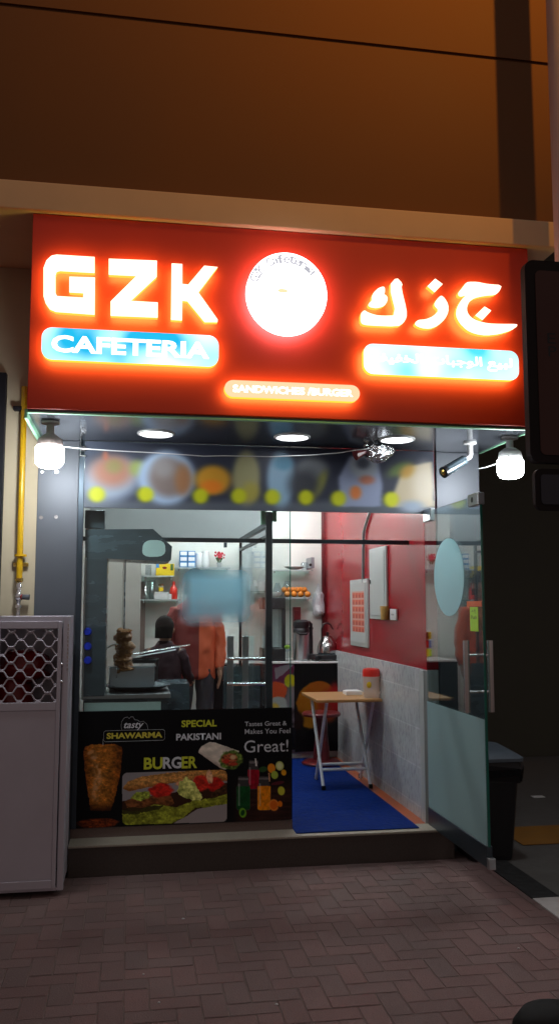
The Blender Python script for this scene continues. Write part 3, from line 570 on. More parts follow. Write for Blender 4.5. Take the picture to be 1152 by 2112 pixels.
# hidden shop ceiling tubes; the dim front one is added to light the grill
for (x,y) in((.22,2.15),(1.28,.75),(1.3,2.35),(.22,.62)):
    t=thing('tube_light',(x,y,2.55),'white tube light on the shop ceiling, hidden by the menu board','ceiling light','tube lights on the shop ceiling')
    MB().box(x-.5,x+.5,y-.03,y+.03,2.535,2.56).build('housing','white_plastic',t); MB().tube([(x-.48,y,2.52),(x+.48,y,2.52)],.015,10).build('tube','e_tube' if y!=.62 else 'e_tube_fill',t)
t=bpy.data.lights.new('floodlight_lamp','SPOT'); t.energy=E_SODIUM; t.color=(1,.42,.03); t.spot_size=R(88); t.spot_blend=1; t.shadow_soft_size=.07
sp=bpy.data.objects.new('floodlight_lamp',t); COL.objects.link(sp); sp.location=(3.05,-4.2,7.4); sp.rotation_euler=(Vector((2.1,-.75,6.6))-sp.location).to_track_quat('-Z','Y').to_euler()
# security camera
t=thing('security_camera',(1.86,-.5,2.578),'white-armed security camera with a dark body under the soffit','camera')
c=at(968,912,z=2.578); b=at(955,950,y=c.y); e=at(912,978,y=c.y-.06); k=at(985,935,y=c.y)
MB().lathe([(.040,0),(.040,-.012),(.02,-.018)],(c.x,c.y,2.578),20).build('mount','white_plastic',t,smooth=True)
MB().tube([(c.x,c.y,2.565),(c.x,c.y,2.50),(c.x-.005,c.y,2.485),(c.x-.04,c.y-.01,2.462)],[.018,.017,.018,.013],12).build('arm','white_plastic',t,smooth=True)
p0=Vector((c.x-.035,c.y,2.465)); p1=at(918,972,y=c.y-.06)
bd=MB().tube([p0,p0.lerp(p1,.05),p0.lerp(p1,.9),p1],[.022,.032,.034,.034],16); bd.build('body','steel_dark',t,smooth=True)
dv=(p1-p0).normalized(); MB().tube([p1,p1+dv*.022],[.0355,.0355],16).build('lens_hood','black_plastic',t,smooth=True)
MB().tube([p1+dv*.0222,p1+dv*.026],[.020,.012],16).build('lens','brass',t)
# foil wrapped lamp with a small red cone
c=at(777,930,y=-.20); t=thing('foil_lamp',(c.x,-.2,c.z),'crumpled silver foil wrapped lamp under the right downlight','lamp')
f=MB(); n=18
rg=[]
for i in range(11):
    th=PI*(i+.05*(i==0)-.05*(i==10))/10; rg.append([(c.x+(.105*random.uniform(.72,1.15))*math.sin(th)*math.cos(k*2*PI/n),-.2+.07*random.uniform(.75,1.15)*math.sin(th)*math.sin(k*2*PI/n),c.z-.07*math.cos(th)+random.uniform(-.014,.014)) for k in range(n)])
f.loft(rg).build('foil','foil',t); MB().tube([(c.x+.02,-.2,c.z+.04),(c.x+.02,-.2,2.577)],.012,8).build('stem','white_plastic',t)
MB().tube([(c.x-.06,-.21,c.z-.0),(c.x-.15,-.22,c.z-.03)],[.012,.04],10).build('cone','dark_red',t)
# sagging white cable
P=[(130,921),(165,925),(240,930),(320,934),(380,938),(420,941),(460,940),(560,942),(640,939),(700,934),(728,929),(760,925)]
tag(MB().tube([at(px,py,y=-.40+.02*math.sin(px*.05)) for px,py in P],.003,6).build('power_cable','white_plastic',smooth=True),'thin white cable sagging from the left bulb across the menu board','cable')
P=[(986,967),(1000,964),(1022,957),(1040,930)]
tag(MB().tube([at(px,py,y=-.50) for px,py in P],.0018,6).build('power_cable','panel_grey',smooth=True),'short thin cable running to the right LED bulb','cable')
x0,x1,z0,z1=BX(166,912,178,944,-.03); tag(MB().box(x0,x0+.008,-.06,-.035,z0,2.577).box(x0,x1,-.06,-.055,z1-.06,z1-.03).box(x0,x1,-.066,-.035,z0,z0+.012).build('cable_bracket','chrome',bevel=.002),'small metal bracket hanging from the soffit at the left of the menu board','bracket')
# ================================================================== NEIGHBOURING SIGNS AND POLE
NY=-1.42
t=thing('neighbour_sign',(2.4,NY,2.5),'dark unlit brown sign with rounded black frame on the far right','sign')
x0,_,z0,z1=BX(1080,535,1152,955,NY); a=rrect(x0,x0+1.3,z0,z1,.05); MB().prism(a,NY,NY+.05,(0,0,0)).build('frame','sign_frame',t)
MB().prism(rrect(x0+.055,x0+1.25,z0+.04,z1-.055,.03),NY-.004,NY+.004,(0,0,0)).build('panel','neighbour_panel',t)
for i in range(1):
    ta=at(1130,735,y=NY-.005); text('P',ta.x,ta.x+.045,ta.z,ta.z+.055,NY-.005,'ink',t); ta=at(1128,708,y=NY-.005); text('E',ta.x,ta.x+.045,ta.z,ta.z+.055,NY-.005,'ink',t)
x0,_,z0,z1=BX(1101,966,1152,1053,NY)
t=thing('neighbour_sign',(2.5,NY,2.1),'small dark blue sign box below the big dark sign on the far right','sign')
MB().prism(rrect(x0,x0+1.2,z0,z1,.04),NY,NY+.03,(0,0,0)).build('frame','sign_frame',t); MB().prism(rrect(x0+.03,x0+1.16,z0+.03,z1-.03,.02),NY-.004,NY+.004,(0,0,0)).build('panel','neighbour_blue',t)
xl=at(1137,250,y=-1.2).x
dp=MB().tube([(xl+.10,-1.2,3.0),(xl+.10,-1.2,9)],.10,24).build('downpipe','pole_paint',smooth=True); tag(dp,'thick grey vertical pole at the top right edge, in front of the upper wall','pole')
# ================================================================== LEFT: gas pipe and cage
g=thing('gas_pipe',(-.663,-.05,1.5),'yellow gas pipe with a chrome valve running down the beige wall','pipe')
MB().tube([(-.668,-.045,2.90),(-.666,-.045,2.1),(-.664,-.045,1.72)],.0185,14).build('pipe','yellow_paint',g,smooth=True)
c=at(43,1146,y=-.045); MB().lathe([(.019,.01),(.036,.008),(.036,-.006),(.019,-.008)],(c.x,-.045,c.z),20).build('collar','yellow_paint',g,smooth=True)
MB().box(c.x-.045,c.x+.045,-.03,-.001,c.z-.065,c.z-.04).build('clip','brass',g,bevel=.005)
MB().lathe([(.018,.03),(.024,.025),(.024,.01),(.014,0)],(-.664,-.045,1.695),14).build('nut','brass',g,smooth=True)
v=MB().lathe([(.012,.0),(.018,-.02),(.018,-.03),(.012,-.035),(.014,-.06),(.022,-.07),(.022,-.10),(.014,-.11),(.012,-.13),(.019,-.135),(.019,-.15),(.012,-.155),(.011,-.30)],(-.664,-.045,1.695),16).build('valve','chrome',g,smooth=True)
MB().tube([(-.645,-.05,1.61),(-.60,-.055,1.608)],[.015,.017],12).build('valve_cap','grey_panel',v,smooth=True); MB().tube([(-.65,-.05,1.61),(-.641,-.051,1.61)],[.019,.019],12).build('valve_ring','red_paint',v)
c=at(45,842,y=-.05); MB().box(c.x-.05,c.x+.01,-.06,-.001,c.z-.012,c.z+.012).build('clip','dark_navy',g,bevel=.004)
# cage
CX0,CX1,CY0,CY1,CZ=-1.16,-.333,-.475,-.12,1.50
cg=thing('gas_cage',(-.75,-.33,0),'grey metal gas cylinder cage with a wire mesh window standing left of the shop','cage')
f=MB(); w=.035
f.box(CX1-w,CX1,CY0,CY0+w,.03,CZ).box(CX0,CX0+w,CY0,CY0+w,.03,CZ).box(CX1-w,CX1,CY1-w,CY1,.03,CZ).box(CX0,CX0+w,CY1-w,CY1,.03,CZ)
f.box(CX0+w,CX1-w,CY0,CY0+w,CZ-.05,CZ).box(CX0+w,CX1-w,CY0,CY0+w,.03,.05)
f.build('frame','cab_paint',cg,bevel=.004)
MB().box(CX0,CX1,CY0+w,CY1-w,CZ-.012,CZ-.001).build('roof','cab_paint',cg,bevel=.002)
MB().box(CX1-.006,CX1-.002,CY0+w,CY1-w,.05,CZ-.012).box(CX0,CX0+.004,CY0+w,CY1-w,.05,CZ-.012).box(CX0+w,CX1-w,CY1-.006,CY1-.002,.05,CZ-.012).build('side_panel','cab_paint',cg)
ya=CY0-.012; gx0=at(2,1300,y=ya).x; gx1=at(120,1300,y=ya).x; gz1=at(60,1297,y=ya).z; gz0=at(60,1449,y=ya).z; dx1=CX1-.040; dz1=CZ-.028
d=MB(); d.box(gx1,dx1,ya,ya+.012,.045,dz1).box(CX0+.04,gx0,ya,ya+.012,.045,dz1).box(gx0,gx1,ya,ya+.012,gz1,dz1).box(gx0,gx1,ya,ya+.012,gz0-.045,gz0)
d.box(gx0,gx1,ya+.004,ya+.012,.09,gz0-.045).box(gx0,gx1,ya,ya+.012,.045,.09)
dr=d.build('door','cab_paint',cg,bevel=.003)
gr=MB(); pitch=(gx1-gx0)/3.05; rows=11; rh=(gz1-gz0)/9.6
for r_ in range(rows+1):
    zc=gz0+(r_-.35)*rh; P=[]
    off=(r_%2)*pitch/2
    for k in range(-2,8):
        for q in range(14):
            fx=q/14; w_=math.cos(2*PI*(fx-.08)); w_=max(-1,min(1,w_*1.45)); w_=math.sin(w_*PI/2)*.3+w_*.7
            P.append((gx0+off+(k+fx-.5)*pitch,ya+.006+(.003 if r_%2 else 0),zc-.41*w_*rh))
    Q=[p for p in P if gx0-.002<=p[0]<=gx1+.002 and gz0-.004<=p[2]<=gz1+.004]
    run=[]
    for p in P:
        ok=gx0-.01<=p[0]<=gx1+.01 and gz0-.006<=p[2]<=gz1+.006
        if ok: run.append(p)
        if (not ok or p is P[-1]) and len(run)>1: gr.tube(run,.0048,6)
        if not ok: run=[]
gr.build('wire_mesh','cab_paint',dr,smooth=True)
hg=MB()
for zz in(1.23,1.165): hg.lathe([(.002,-.006),(.008,-.004),(.009,.0)],(0,0,0),10)
for zz in (1.235,1.14):
    h_=MB().ball((CX1-.036,CY0-.006,zz),(.009,.006,.009)).build('hinge_bolt','chrome',cg,smooth=True)
sl=MB()
for k in range(12): sl.box(CX1-.010,CX1-.004,CY0-.004,CY0+.002,1.20+k*.022,1.214+k*.022)
sl.build('hinge_strip','chrome',cg)
for (x,y,lb,mm) in((-.66,-.25,'red gas cylinder behind the cage mesh, wrapped in plastic','red_paint'),(-.98,-.25,'second red gas cylinder deeper left inside the grey cage','red_paint')):
    t=thing('gas_cylinder',(x,y,.03),lb,'gas cylinder','gas cylinders in the cage')
    MB().lathe([(.11,0),(.125,.02),(.13,.9),(.125,1.02),(.105,1.09),(.06,1.14),(.03,1.155)],(x,y,.03),28).build('tank','red_paint',t,smooth=True)
    MB().lathe([(.025,1.16),(.025,1.24),(.04,1.245),(.04,1.26),(.01,1.265)],(x,y,.03),14).build('valve','brass',t,smooth=True)
rg=[]; NB=RNG.random((9,8))
for i in range(17):
    th=PI*min(max(i/16,.004),.996); a_=i/16*7.99; row=[]
    for k in range(32):
        b_=k/4; u_=NB[int(a_)][int(b_)%8]*(1-(b_%1))+NB[int(a_)][(int(b_)+1)%8]*(b_%1); w_=.72+.5*u_+.06*random.uniform(-1,1)
        row.append((-.60+.15*w_*math.sin(th)*math.cos(k*PI/16),-.285+.105*min(1,w_)*math.sin(th)*math.sin(k*PI/16),1.215-.10*math.cos(th)))
    rg.append(row)
tag(MB().loft(rg).build('plastic_bag','bag_red',smooth=True),'crumpled shiny red plastic bag behind the cage mesh','bag')
# ================================================================== INTERIOR
tag(MB().box(1.012,1.79,-.12,2.43,.181,.188).build('carpet','carpet',bevel=.003),'blue carpet mat running from the doorway to the counter','carpet')
# --- counter
ct=thing('counter',(1.3,2.75,.18),'shop counter with a black front, printed side panel and pale worktop','counter')
cx1=at(714,1365,y=2.45).x; cxm=at(607,1400,y=2.45).x; cx0=at(440,1400,y=2.45).x
MB().box(cx0,cx1,2.45,3.04,.26,1.03).build('cabinet','black_gloss',ct); MB().box(cx0-.0,cx1+.01,2.43,3.045,1.03,1.046).build('worktop','white_plastic',ct,bevel=.003)
MB().box(cx0,cx1,2.48,3.04,.181,.26).build('plinth','panel_grey',ct)
def panel_art(nx,ny,px0,py0,px1,py1,y,fn,name,m='print_gloss'):
    x0,x1,z0,z1=BX(px0,py0,px1,py1,y); A=Art(nx,ny,[(px0,py0),(px1,py0),(px0,py1),(px1,py1)],(16,14,16)); fn(A); return A.mesh(name,[(x0,y,z1),(x1,y,z1),(x0,y,z0),(x1,y,z0)],m,ct)
def f_(A):
    A.ell(650,1452,38,42,(138,84,14),.06,wob=.12); A.ell(658,1425,28,20,(140,74,14),.1); A.ell(676,1455,22,34,(130,48,18),.25); A.ell(640,1482,22,20,(134,88,14),.15,wob=.2); A.ell(612,1485,14,18,(30,16,14),.3); A.ell(690,1440,12,30,(140,20,20),.4)
panel_art(120,200,607.5,1368,714,1548,2.449,f_,'printed_front')
def f_(A):
    A.C[:]=(82,72,78); A.speck(np.ones_like(A.X),9,9,.8); A.poly([(560,1368),(607,1368),(607,1385),(575,1420),(560,1425)],(96,34,66),4,8); A.ell(598,1405,12,14,(170,170,20),.12); A.ell(570,1425,22,20,(190,74,36),.12,wob=.2); A.ell(574,1455,22,18,(170,172,168),.12,wob=.1); A.ell(566,1462,10,12,(196,160,60),.3); A.ell(600,1440,10,26,(110,106,112),.3); A.poly([(566,1378),(600,1368),(606,1372),(568,1402)],(130,126,134),3,8)
panel_art(80,160,562,1368,606.5,1500,2.4488,f_,'printed_side')
# --- things on the counter
CT=1.046
def ctx(px,y=2.6): return at(px,1360,y=y).x
x=ctx(621); k=8.1/1800
t=thing('thermos',(x,2.6,CT),'tall steel vacuum flask with a black pump lid on the counter','thermos')
MB().lathe([(.072,0),(.076,.01),(.076,.03),(.074,.035),(.074,.245),(.078,.26)],(x,2.6,CT),28).build('body','steel',t,smooth=True)
MB().lathe([(.078,.26),(.078,.285),(.07,.30),(.078,.33),(.075,.36),(.05,.378),(.002,.38)],(x,2.6,CT),28).build('lid','black_plastic',t,smooth=True)
MB().tube([(x-.07,2.58,CT+.28),(x-.03,2.50,CT+.245),(x+.03,2.50,CT+.245),(x+.07,2.58,CT+.28)],.008,8).build('carry_handle','black_plastic',t,smooth=True)
MB().tube([(x+.07,2.6,CT+.36),(x+.095,2.6,CT+.34),(x+.095,2.6,CT+.20)],.014,8).build('handle','black_plastic',t,smooth=True)
x=ctx(675); 
t=thing('gas_stove',(x,2.6,CT),'low black table stove under the kettle','stove')
MB().box(x-.145,x+.15,2.48,2.74,CT+.012,CT+.055).build('body','black_plastic',t,bevel=.006); MB().lathe([(.10,.056),(.10,.062),(.07,.062)],(x,2.6,CT),24).build('burner','steel_dark',t)
for dxx in(-.1,.09): MB().tube([(x+dxx,2.48,CT+.03),(x+dxx,2.462,CT+.03)],.014,12).build('knob','black_gloss',t)
for sx in(-.12,.125):
    for sy in(2.5,2.72): MB().box(x+sx-.012,x+sx+.012,sy-.012,sy+.012,CT,CT+.012).build('foot','rubber',t)
kz=CT+.063
t=thing('kettle',(x,2.6,kz),'shiny rounded steel kettle with an arched handle on the stove','kettle')
MB().lathe([(.09,0),(.098,.008),(.098,.03),(.094,.06),(.082,.10),(.062,.135),(.045,.15),(.044,.156),(.03,.165),(.002,.168)],(x,2.6,kz),32).build('body','kettle_steel',t,smooth=True)
MB().lathe([(.008,.165),(.014,.185),(.014,.20),(.002,.205)],(x,2.6,kz),12).build('lid_knob','black_plastic',t,smooth=True)
MB().tube([(x-.055,2.6,kz+.135),(x-.055,2.6,kz+.23),(x-.035,2.6,kz+.275),(x+.0,2.6,kz+.285),(x+.03,2.6,kz+.27),(x+.055,2.6,kz+.225)],[.006,.006,.009,.010,.009,.007],10).build('handle','black_plastic',t,smooth=True)
MB().tube([(x+.07,2.58,kz+.08),(x+.115,2.57,kz+.13),(x+.13,2.565,kz+.16)],[.022,.014,.010],12).build('spout','chrome',t,smooth=True)
x0,x1,z0,z1=BX(560,1232,586,1360,2.62)
t=thing('juice_dispenser',((x0+x1)/2,2.6,CT),'black framed glass juice dispenser beside the aluminium post','dispenser')
MB().box(x0-.10,x1,2.55,2.75,CT,CT+.12).build('base','black_plastic',t,bevel=.008); MB().box(x0-.10,x1,2.55,2.75,z1-.11,z1).build('top','black_plastic',t,bevel=.008)
MB().box(x1-.035,x1,2.55,2.58,CT+.12,z1-.11).box(x1-.035,x1,2.72,2.75,CT+.12,z1-.11).build('post','black_plastic',t); MB().box(x0-.09,x1-.04,2.56,2.74,CT+.12,z1-.11).build('tank','clear_plastic',t)
x0,x1,z0,z1=BX(604,1252,618,1300,2.9); tag(MB().box(x0,x1,2.85,2.93,CT,z1).box(x0+.005,x1-.005,2.845,2.851,z1-.12,z1-.03).build('cocoa_box','dark_red',bevel=.004),'narrow dark red carton behind the thermos','carton')
x0,x1,z0,z1=BX(632,1272,645,1330,2.85); t=thing('pump_bottle',((x0+x1)/2,2.85,CT),'black slim pump bottle behind the thermos','bottle')
MB().lathe([(.028,0),(.03,.01),(.03,.22),(.012,.25),(.012,.28)],((x0+x1)/2,2.85,CT),16).build('body','black_plastic',t,smooth=True); MB().box(x0,x1,2.83,2.87,CT+.28,CT+.305).build('pump','black_plastic',t,bevel=.006)
x=ctx(592,2.55); t=thing('wine_glass',(x,2.55,CT),'small stemmed glass with green garnish left of the thermos','glass')
MB().lathe([(.03,0),(.004,.006),(.004,.08),(.03,.10),(.036,.16)],(x,2.55,CT),16).build('bowl','clear_plastic',t,smooth=True); MB().ball((x,2.55,CT+.13),(.028,.028,.02)).build('garnish','label_green',t,smooth=True)
# --- glass wall shelves on the right half of the back wall
SY0,SY1=2.78,3.045
def shelf(px0,px1,py,y0,label,ends=True):
    a=at(px0,py,y=y0); b=at(px1,py,y=y0); t=thing('glass_shelf',((a.x+b.x)/2,3.04,a.z),label,'shelf','glass shelves on the back wall')
    MB().box(a.x,b.x,y0,3.045,a.z-.008,a.z).build('shelf_board','shelf_glass',t)
    MB().box(a.x,b.x,y0-.004,y0-.0005,a.z-.012,a.z+.001).build('shelf_edge','panel_grey',t)
    for xx in(a.x+.03,b.x-.03): MB().box(xx-.006,xx+.006,y0+.02,3.045,a.z-.035,a.z-.009).build('bracket','chrome',t)
    return a.x,b.x,a.z
ua=shelf(560,645,1175,SY0,'upper glass shelf right of the aluminium post')
ob=shelf(560,642,1232,SY0,'lower glass shelf carrying the oranges')
for i,(px,py) in enumerate(((586,1217),(597,1218),(612,1217),(627,1217),(606,1226),(620,1226),(634,1226),(592,1226),(604,1216),(619,1215))):
    yy=2.83+(.06 if i<4 or i>7 else 0); c=at(px,py,y=yy); r=.030
    c.z=max(c.z,ob[2]+r+.001) if i in(4,5,6,7) else ob[2]+r*2.5; 
    tag(MB().ball((c.x,yy,c.z),(r,r,r*.95)).build('orange','orange_skin',smooth=True),'ripe orange heaped on the lower glass shelf','orange','oranges on the lower glass shelf')
a,b=ua[0],ua[1]
c=at(608,1172,y=2.85); tag(MB().lathe([(.02,0),(.06,.012),(.105,.032),(.10,.034),(.055,.016),(.015,.006)],(c.x,2.87,ua[2]+.001),24).build('plate','white_plastic',smooth=True),'white shallow plates lying on the upper glass shelf','plate')
c=at(643,1160,y=2.8); t=thing('curtain_bracket',(c.x,2.8,c.z),'grey metal end bracket with a black round cap on the upper shelf','bracket'); MB().box(c.x-.012,c.x+.022,2.79,3.04,c.z-.055,c.z+.05).build('plate','alum',t,bevel=.003); MB().tube([(c.x-.02,2.79,c.z-.025),(c.x-.02,2.775,c.z-.025)],.014,14).build('cap','black_plastic',t)
c=at(628,1160,y=2.85); tag(MB().lathe([(.03,0),(.035,.01),(.04,.06),(.03,.075),(.002,.078)],(c.x,2.86,ua[2]+.001),16).build('glass_jar','clear_plastic',smooth=True),'small sparkling glass jar on the upper glass shelf','jar')
for px,w,h,mm,lb in((572,.05,.13,'clear_plastic','clear conical pitcher on the lower glass shelf'),(592,.055,.15,'clear_plastic','clear ribbed jug on the lower glass shelf, left of the bracket')):
    c=at(px,1228,y=2.95); tag(MB().lathe([(w,0),(w*1.05,.02),(w*.9,h*.6),(w*.45,h),(w*.5,h+.01)],(c.x,2.96,ob[2]+.001),20).build('pitcher',mm,smooth=True),lb,'jug')
c=at(568,1222,y=2.9); tag(MB().lathe([(.03,0),(.06,.03),(.065,.05),(.06,.05),(.028,.008)],(c.x,2.9,ob[2]+.0015),20).build('bowl','white_plastic',smooth=True),'white bowl on the lower glass shelf beside the post','bowl')
# plastic bag hanging on the wall
c=at(656,1236,y=2.98); rg=[]
for i,(w,dz) in enumerate(((.006,.15),(.02,.10),(.05,.05),(.052,0),(.056,-.06),(.055,-.12),(.045,-.15))):
    rg.append([(c.x+w*random.uniform(.8,1.2)*math.cos(k*2*PI/14),2.985+min(.045,w*.8)*random.uniform(.6,1.2)*math.sin(k*2*PI/14),c.z+dz+random.uniform(-.012,.012)) for k in range(14)])
tag(MB().loft(rg).build('carrier_bag','bag_film'),'crumpled white plastic carrier bag hanging in the corner by the red wall','bag')
# --- red wall fittings (face x=1.90)
WX=1.90
def WB(px0,py0,px1,py1):
    a=at(px0,py0,x=WX); b=at(px1,py1,x=WX); return a,b
def wallbox(ya,yb,za,zb,d): return MB().box(WX-d,WX-.001,min(ya,yb),max(ya,yb),za,zb)
ya=at(766,1200,x=WX).y; yb=at(800,1200,x=WX).y; z1=at(766,1133,x=WX).z; z0=at(766,1276,x=WX).z
t=thing('electrical_panel',(WX,(ya+yb)/2,z0),'tall plain grey electrical panel door on the red wall','electrical panel')
wallbox(ya,yb,z0,z1,.02).build('frame','panel_grey',t,bevel=.004); MB().box(WX-.026,WX-.021,min(ya,yb)+.03,max(ya,yb)-.03,z0+.03,z1-.03).build('door','panel_grey',t,bevel=.003)
MB().box(WX-.034,WX-.027,max(ya,yb)-.06,max(ya,yb)-.045,(z0+z1)/2,(z0+z1)/2+.03).build('latch','black_plastic',t)
ya=at(726,1260,x=WX).y; yb=at(761,1260,x=WX).y; z1=at(726,1197,x=WX).z; z0=at(726,1330,x=WX).z
t=thing('fuse_box',(WX,(ya+yb)/2,z0),'pale fuse box with an orange gridded paper on the red wall','fuse box')
wallbox(ya,yb,z0,z1,.02).build('frame','panel_grey',t,bevel=.004); MB().box(WX-.026,WX-.021,min(ya,yb)+.03,max(ya,yb)-.03,z0+.03,z1-.03).build('door','panel_grey',t,bevel=.003)
A=Art(40,90,[(0,0),(4,0),(0,6),(4,6)],(196,150,138)); A.put(((A.X%1>.12)&(A.Y%1>.25)).astype(float),(190,70,40),.8); A.put(((A.Y%1>.5)&(A.X%1>.3)&(A.X%1<.7)).astype(float),(120,40,50),.6)
y_a,y_b=max(ya,yb)-.10,min(ya,yb)+.06; A.mesh('paper_sheet',[(WX-.0275,y_a,z1-.10),(WX-.0275,y_b,z1-.10),(WX-.0275,y_a,z0+.12),(WX-.0275,y_b,z0+.12)],'print_menu',t)
P=[at(768,1046,x=WX),at(753,1095,x=WX),at(752,1110,x=WX),at(751,1203,x=WX)]
tag(MB().tube([(WX-.014,P[0].y,P[0].z),(WX-.014,P[1].y,P[1].z),(WX-.014,P[2].y,P[2].z),(WX-.014,P[3].y,P[3].z)],.011,10).build('conduit','alum',smooth=True),'thin grey conduit bending down to the fuse box on the red wall','conduit')
ya=at(807,1268,x=WX).y; yb=at(820,1268,x=WX).y; z1=at(812,1256,x=WX).z; z0=at(812,1279,x=WX).z
t=thing('wall_socket',(WX,ya,z0),'white square wall socket under the grey panel','socket'); wallbox(ya,yb,z0,z1,.016).build('plate','white_plastic',t,bevel=.005); MB().box(WX-.019,WX-.0165,(ya+yb)/2-.03,(ya+yb)/2+.03,z0+.035,z1-.035).build('switch','panel_grey',t)
ya=at(798,1265,x=WX).y; yb=at(806,1265,x=WX).y; z1=at(800,1250,x=WX).z; z0=at(800,1278,x=WX).z; ym=(ya+yb)/2
tag(MB().loft([[(WX-.035+.03*math.cos(k*PI/6),ym+.055*s_*math.sin(k*PI/6),z) for k in range(12)] for z,s_ in((z0,.6),(z0+.05,.8),(z0+.07,1.1),(z1,1.2))]).build('air_freshener','sponge',smooth=True),'small tan plug-in holder beside the wall socket','air freshener')
# --- folding table
TZ=.86
t=thing('folding_table',(1.6,1.45,.181),'small wooden folding table with white legs beside the tiled wall','table')
tx0=1.372; tx1=1.874; ty0,ty1=.95,1.55
MB().box(tx0,tx1,ty0,ty1,TZ-.022,TZ).build('tabletop','wood_top',t,bevel=.005)
fl=.189
def leg(x,ya,yb,za,zb,mid=None):
    P=[(x,ya,za),(x,(ya*.35+yb*.65),(za*.35+zb*.65)),(x,yb,zb)]; m=MB().tube(P,.0125,10).build('leg','white_metal',t,smooth=True); MB().tube([(x,yb+.001,zb+.03),(x,yb,zb-.001)],.0155,10).build('foot_cap','rubber',m)
for x in(tx0+.07,tx1-.07):
    leg(x,ty1-.06,ty0+.10,TZ-.03,fl); leg(x+.026,ty0+.10,ty1-.10,TZ-.03,fl)
MB().tube([(tx0+.07,ty0+.19,fl+.13),(tx1-.07,ty0+.19,fl+.13)],.012,10).build('cross_bar','white_metal',t,smooth=True); MB().tube([(tx0+.096,ty1-.19,fl+.13),(tx1-.044,ty1-.19,fl+.13)],.012,10).build('cross_bar','white_metal',t,smooth=True)
c=at(765,1430,y=1.06); JY=1.06; t=thing('water_jug',(c.x,JY,TZ),'clear plastic jug with a red lid on the folding table','jug')
MB().lathe([(.055,0),(.06,.01),(.062,.14),(.064,.165)],(c.x,JY,TZ+.0005),28).build('body','milky',t,smooth=True)
MB().lathe([(.066,.16),(.067,.195),(.060,.215),(.03,.222),(.002,.223)],(c.x,JY,TZ+.0005),28).build('lid','red_plastic',t,smooth=True)
MB().tube([(c.x+.06,JY-.01,TZ+.17),(c.x+.085,JY-.02,TZ+.15),(c.x+.085,JY-.02,TZ+.06),(c.x+.062,JY-.01,TZ+.03)],.009,8).build('handle','white_plastic',t,smooth=True)
MB().ball((c.x-.03,JY-.055,TZ+.10),(.022,.006,.024)).build('sticker','tea_yellow',t,smooth=True)
c=at(728,1430,y=1.3); tag(MB().box(c.x-.07,c.x+.06,1.25,1.36,TZ+.001,TZ+.03).box(c.x-.055,c.x+.045,1.26,1.35,TZ+.03,TZ+.034).build('napkin_pack','paper_white',bevel=.004),'flat white pack of napkins on the folding table','napkins')
c=at(690,1588,z=.18); sx,sy=1.66,2.12
t=thing('bar_stool',(sx,sy,.18),'dark red round pedestal stool behind the folding table','stool')
sz=at(690,1468,y=sy).z
MB().lathe([(.16,0),(.17,-.01),(.165,-.03),(.05,-.045)],(sx,sy,sz),28).build('seat','dark_red',t,smooth=True); MB().lathe([(.05,-.04),(.055,-.2),(.08,-.45),(.10,-(sz-.215))],(sx,sy,sz),24).build('pedestal','dark_red',t,smooth=True); MB().lathe([(.17,.0),(.175,.012),(.15,.03),(.09,.04)],(sx,sy,.1885),28).build('base','dark_red',t,smooth=True)
# --- kitchen side: shawarma grill
gy0,gy1=.10,.42
t=thing('shawarma_grill',(-.15,.25,.18),'stainless shawarma grill with a side column, blue knobs and a top hood','grill')
x0,x1,z0,z1=BX(160,1150,216,1436,gy0); x0=max(x0,-.29)
MB().box(x0,x1,gy0,gy1,z0,z1).build('column','steel_dark',t,bevel=.004)
MB().box(x0-.0,x0+.012,gy0-.006,gy0-.001,z0,z1).build('edge_strip','steel',t)
for py in(1303,1333,1362):
    c=at(181,py,y=gy0-.0); kb=MB().tube([(c.x,gy0,c.z),(c.x,gy0-.012,c.z),(c.x,gy0-.035,c.z)],[.026,.024,.020],18).build('knob','blue_plastic',t,smooth=True); MB().box(c.x-.005,c.x+.005,gy0-.04,gy0-.036,c.z-.018,c.z+.018).build('knob_grip','blue_plastic',kb)
hd=[at(*p,y=gy0) for p in((176,1092),(316,1091),(355,1127),(353,1155),(345,1158),(176,1150))]
MB().prism([(p.x,p.z) for p in hd],gy0,gy1+.1,(0,0,0)).build('hood','steel_dark',t,bevel=.004)
h2=[at(*p,y=gy0) for p in((296,1114),(340,1114),(342,1148),(292,1149))]; MB().prism(chaikin([(p.x,p.z) for p in h2],2),gy0-.002,gy0-.0005,(0,0,0)).build('hood_patch','mint',t)  # pale mint patch laid on the front of the hood
x0b,x1b,z0b,z1b=BX(176,1052,216,1090,gy0+.1); MB().box(x0b,x1b,gy0+.1,gy0+.3,z0b,z1b).build('flue','steel_dark',t,bevel=.004)
sk=thing('shawarma_skewer',(.0,.55,1.0),'stack of browned meat on a thin vertical spit beside the grill column','skewer')
cx=at(256,1300,y=.5).x; zt=at(256,1156,y=.5).z; zm1=at(256,1297,y=.5).z; zm0=at(256,1386,y=.5).z
MB().tube([(cx,.5,zm0-.03),(cx,.5,zt)],.0045,8).build('spit','steel_dark',sk)
rg=[]; n=30; H=zm1-zm0; NZ=RNG.random((12,9))
def nz2(u,k):
    a=u*10.99; b=(k/n)*8; i_,j_=int(a),int(b)%8; a-=i_; b-=int(b); j2=(j_+1)%8
    return (NZ[i_,j_]*(1-a)+NZ[i_+1,j_]*a)*(1-b)+(NZ[i_,j2]*(1-a)+NZ[i_+1,j2]*a)*b
for i in range(46):
    u=i/45; w=(.064-.020*u)*(.3 if i in(0,45) else .7 if i in(1,44) else 1)*(1+.10*math.sin(u*26))
    rg.append([(cx+.006*math.sin(i*.5)+w*(.62+.8*nz2(u,k)+.13*random.uniform(-1,1))*math.cos(k*2*PI/n),.5+w*(.62+.8*nz2(u,k)+.13*random.uniform(-1,1))*math.sin(k*2*PI/n),zm0+u*H+.012*(nz2(u,k)-.5)) for k in range(n)])
mt=MB().loft(rg)
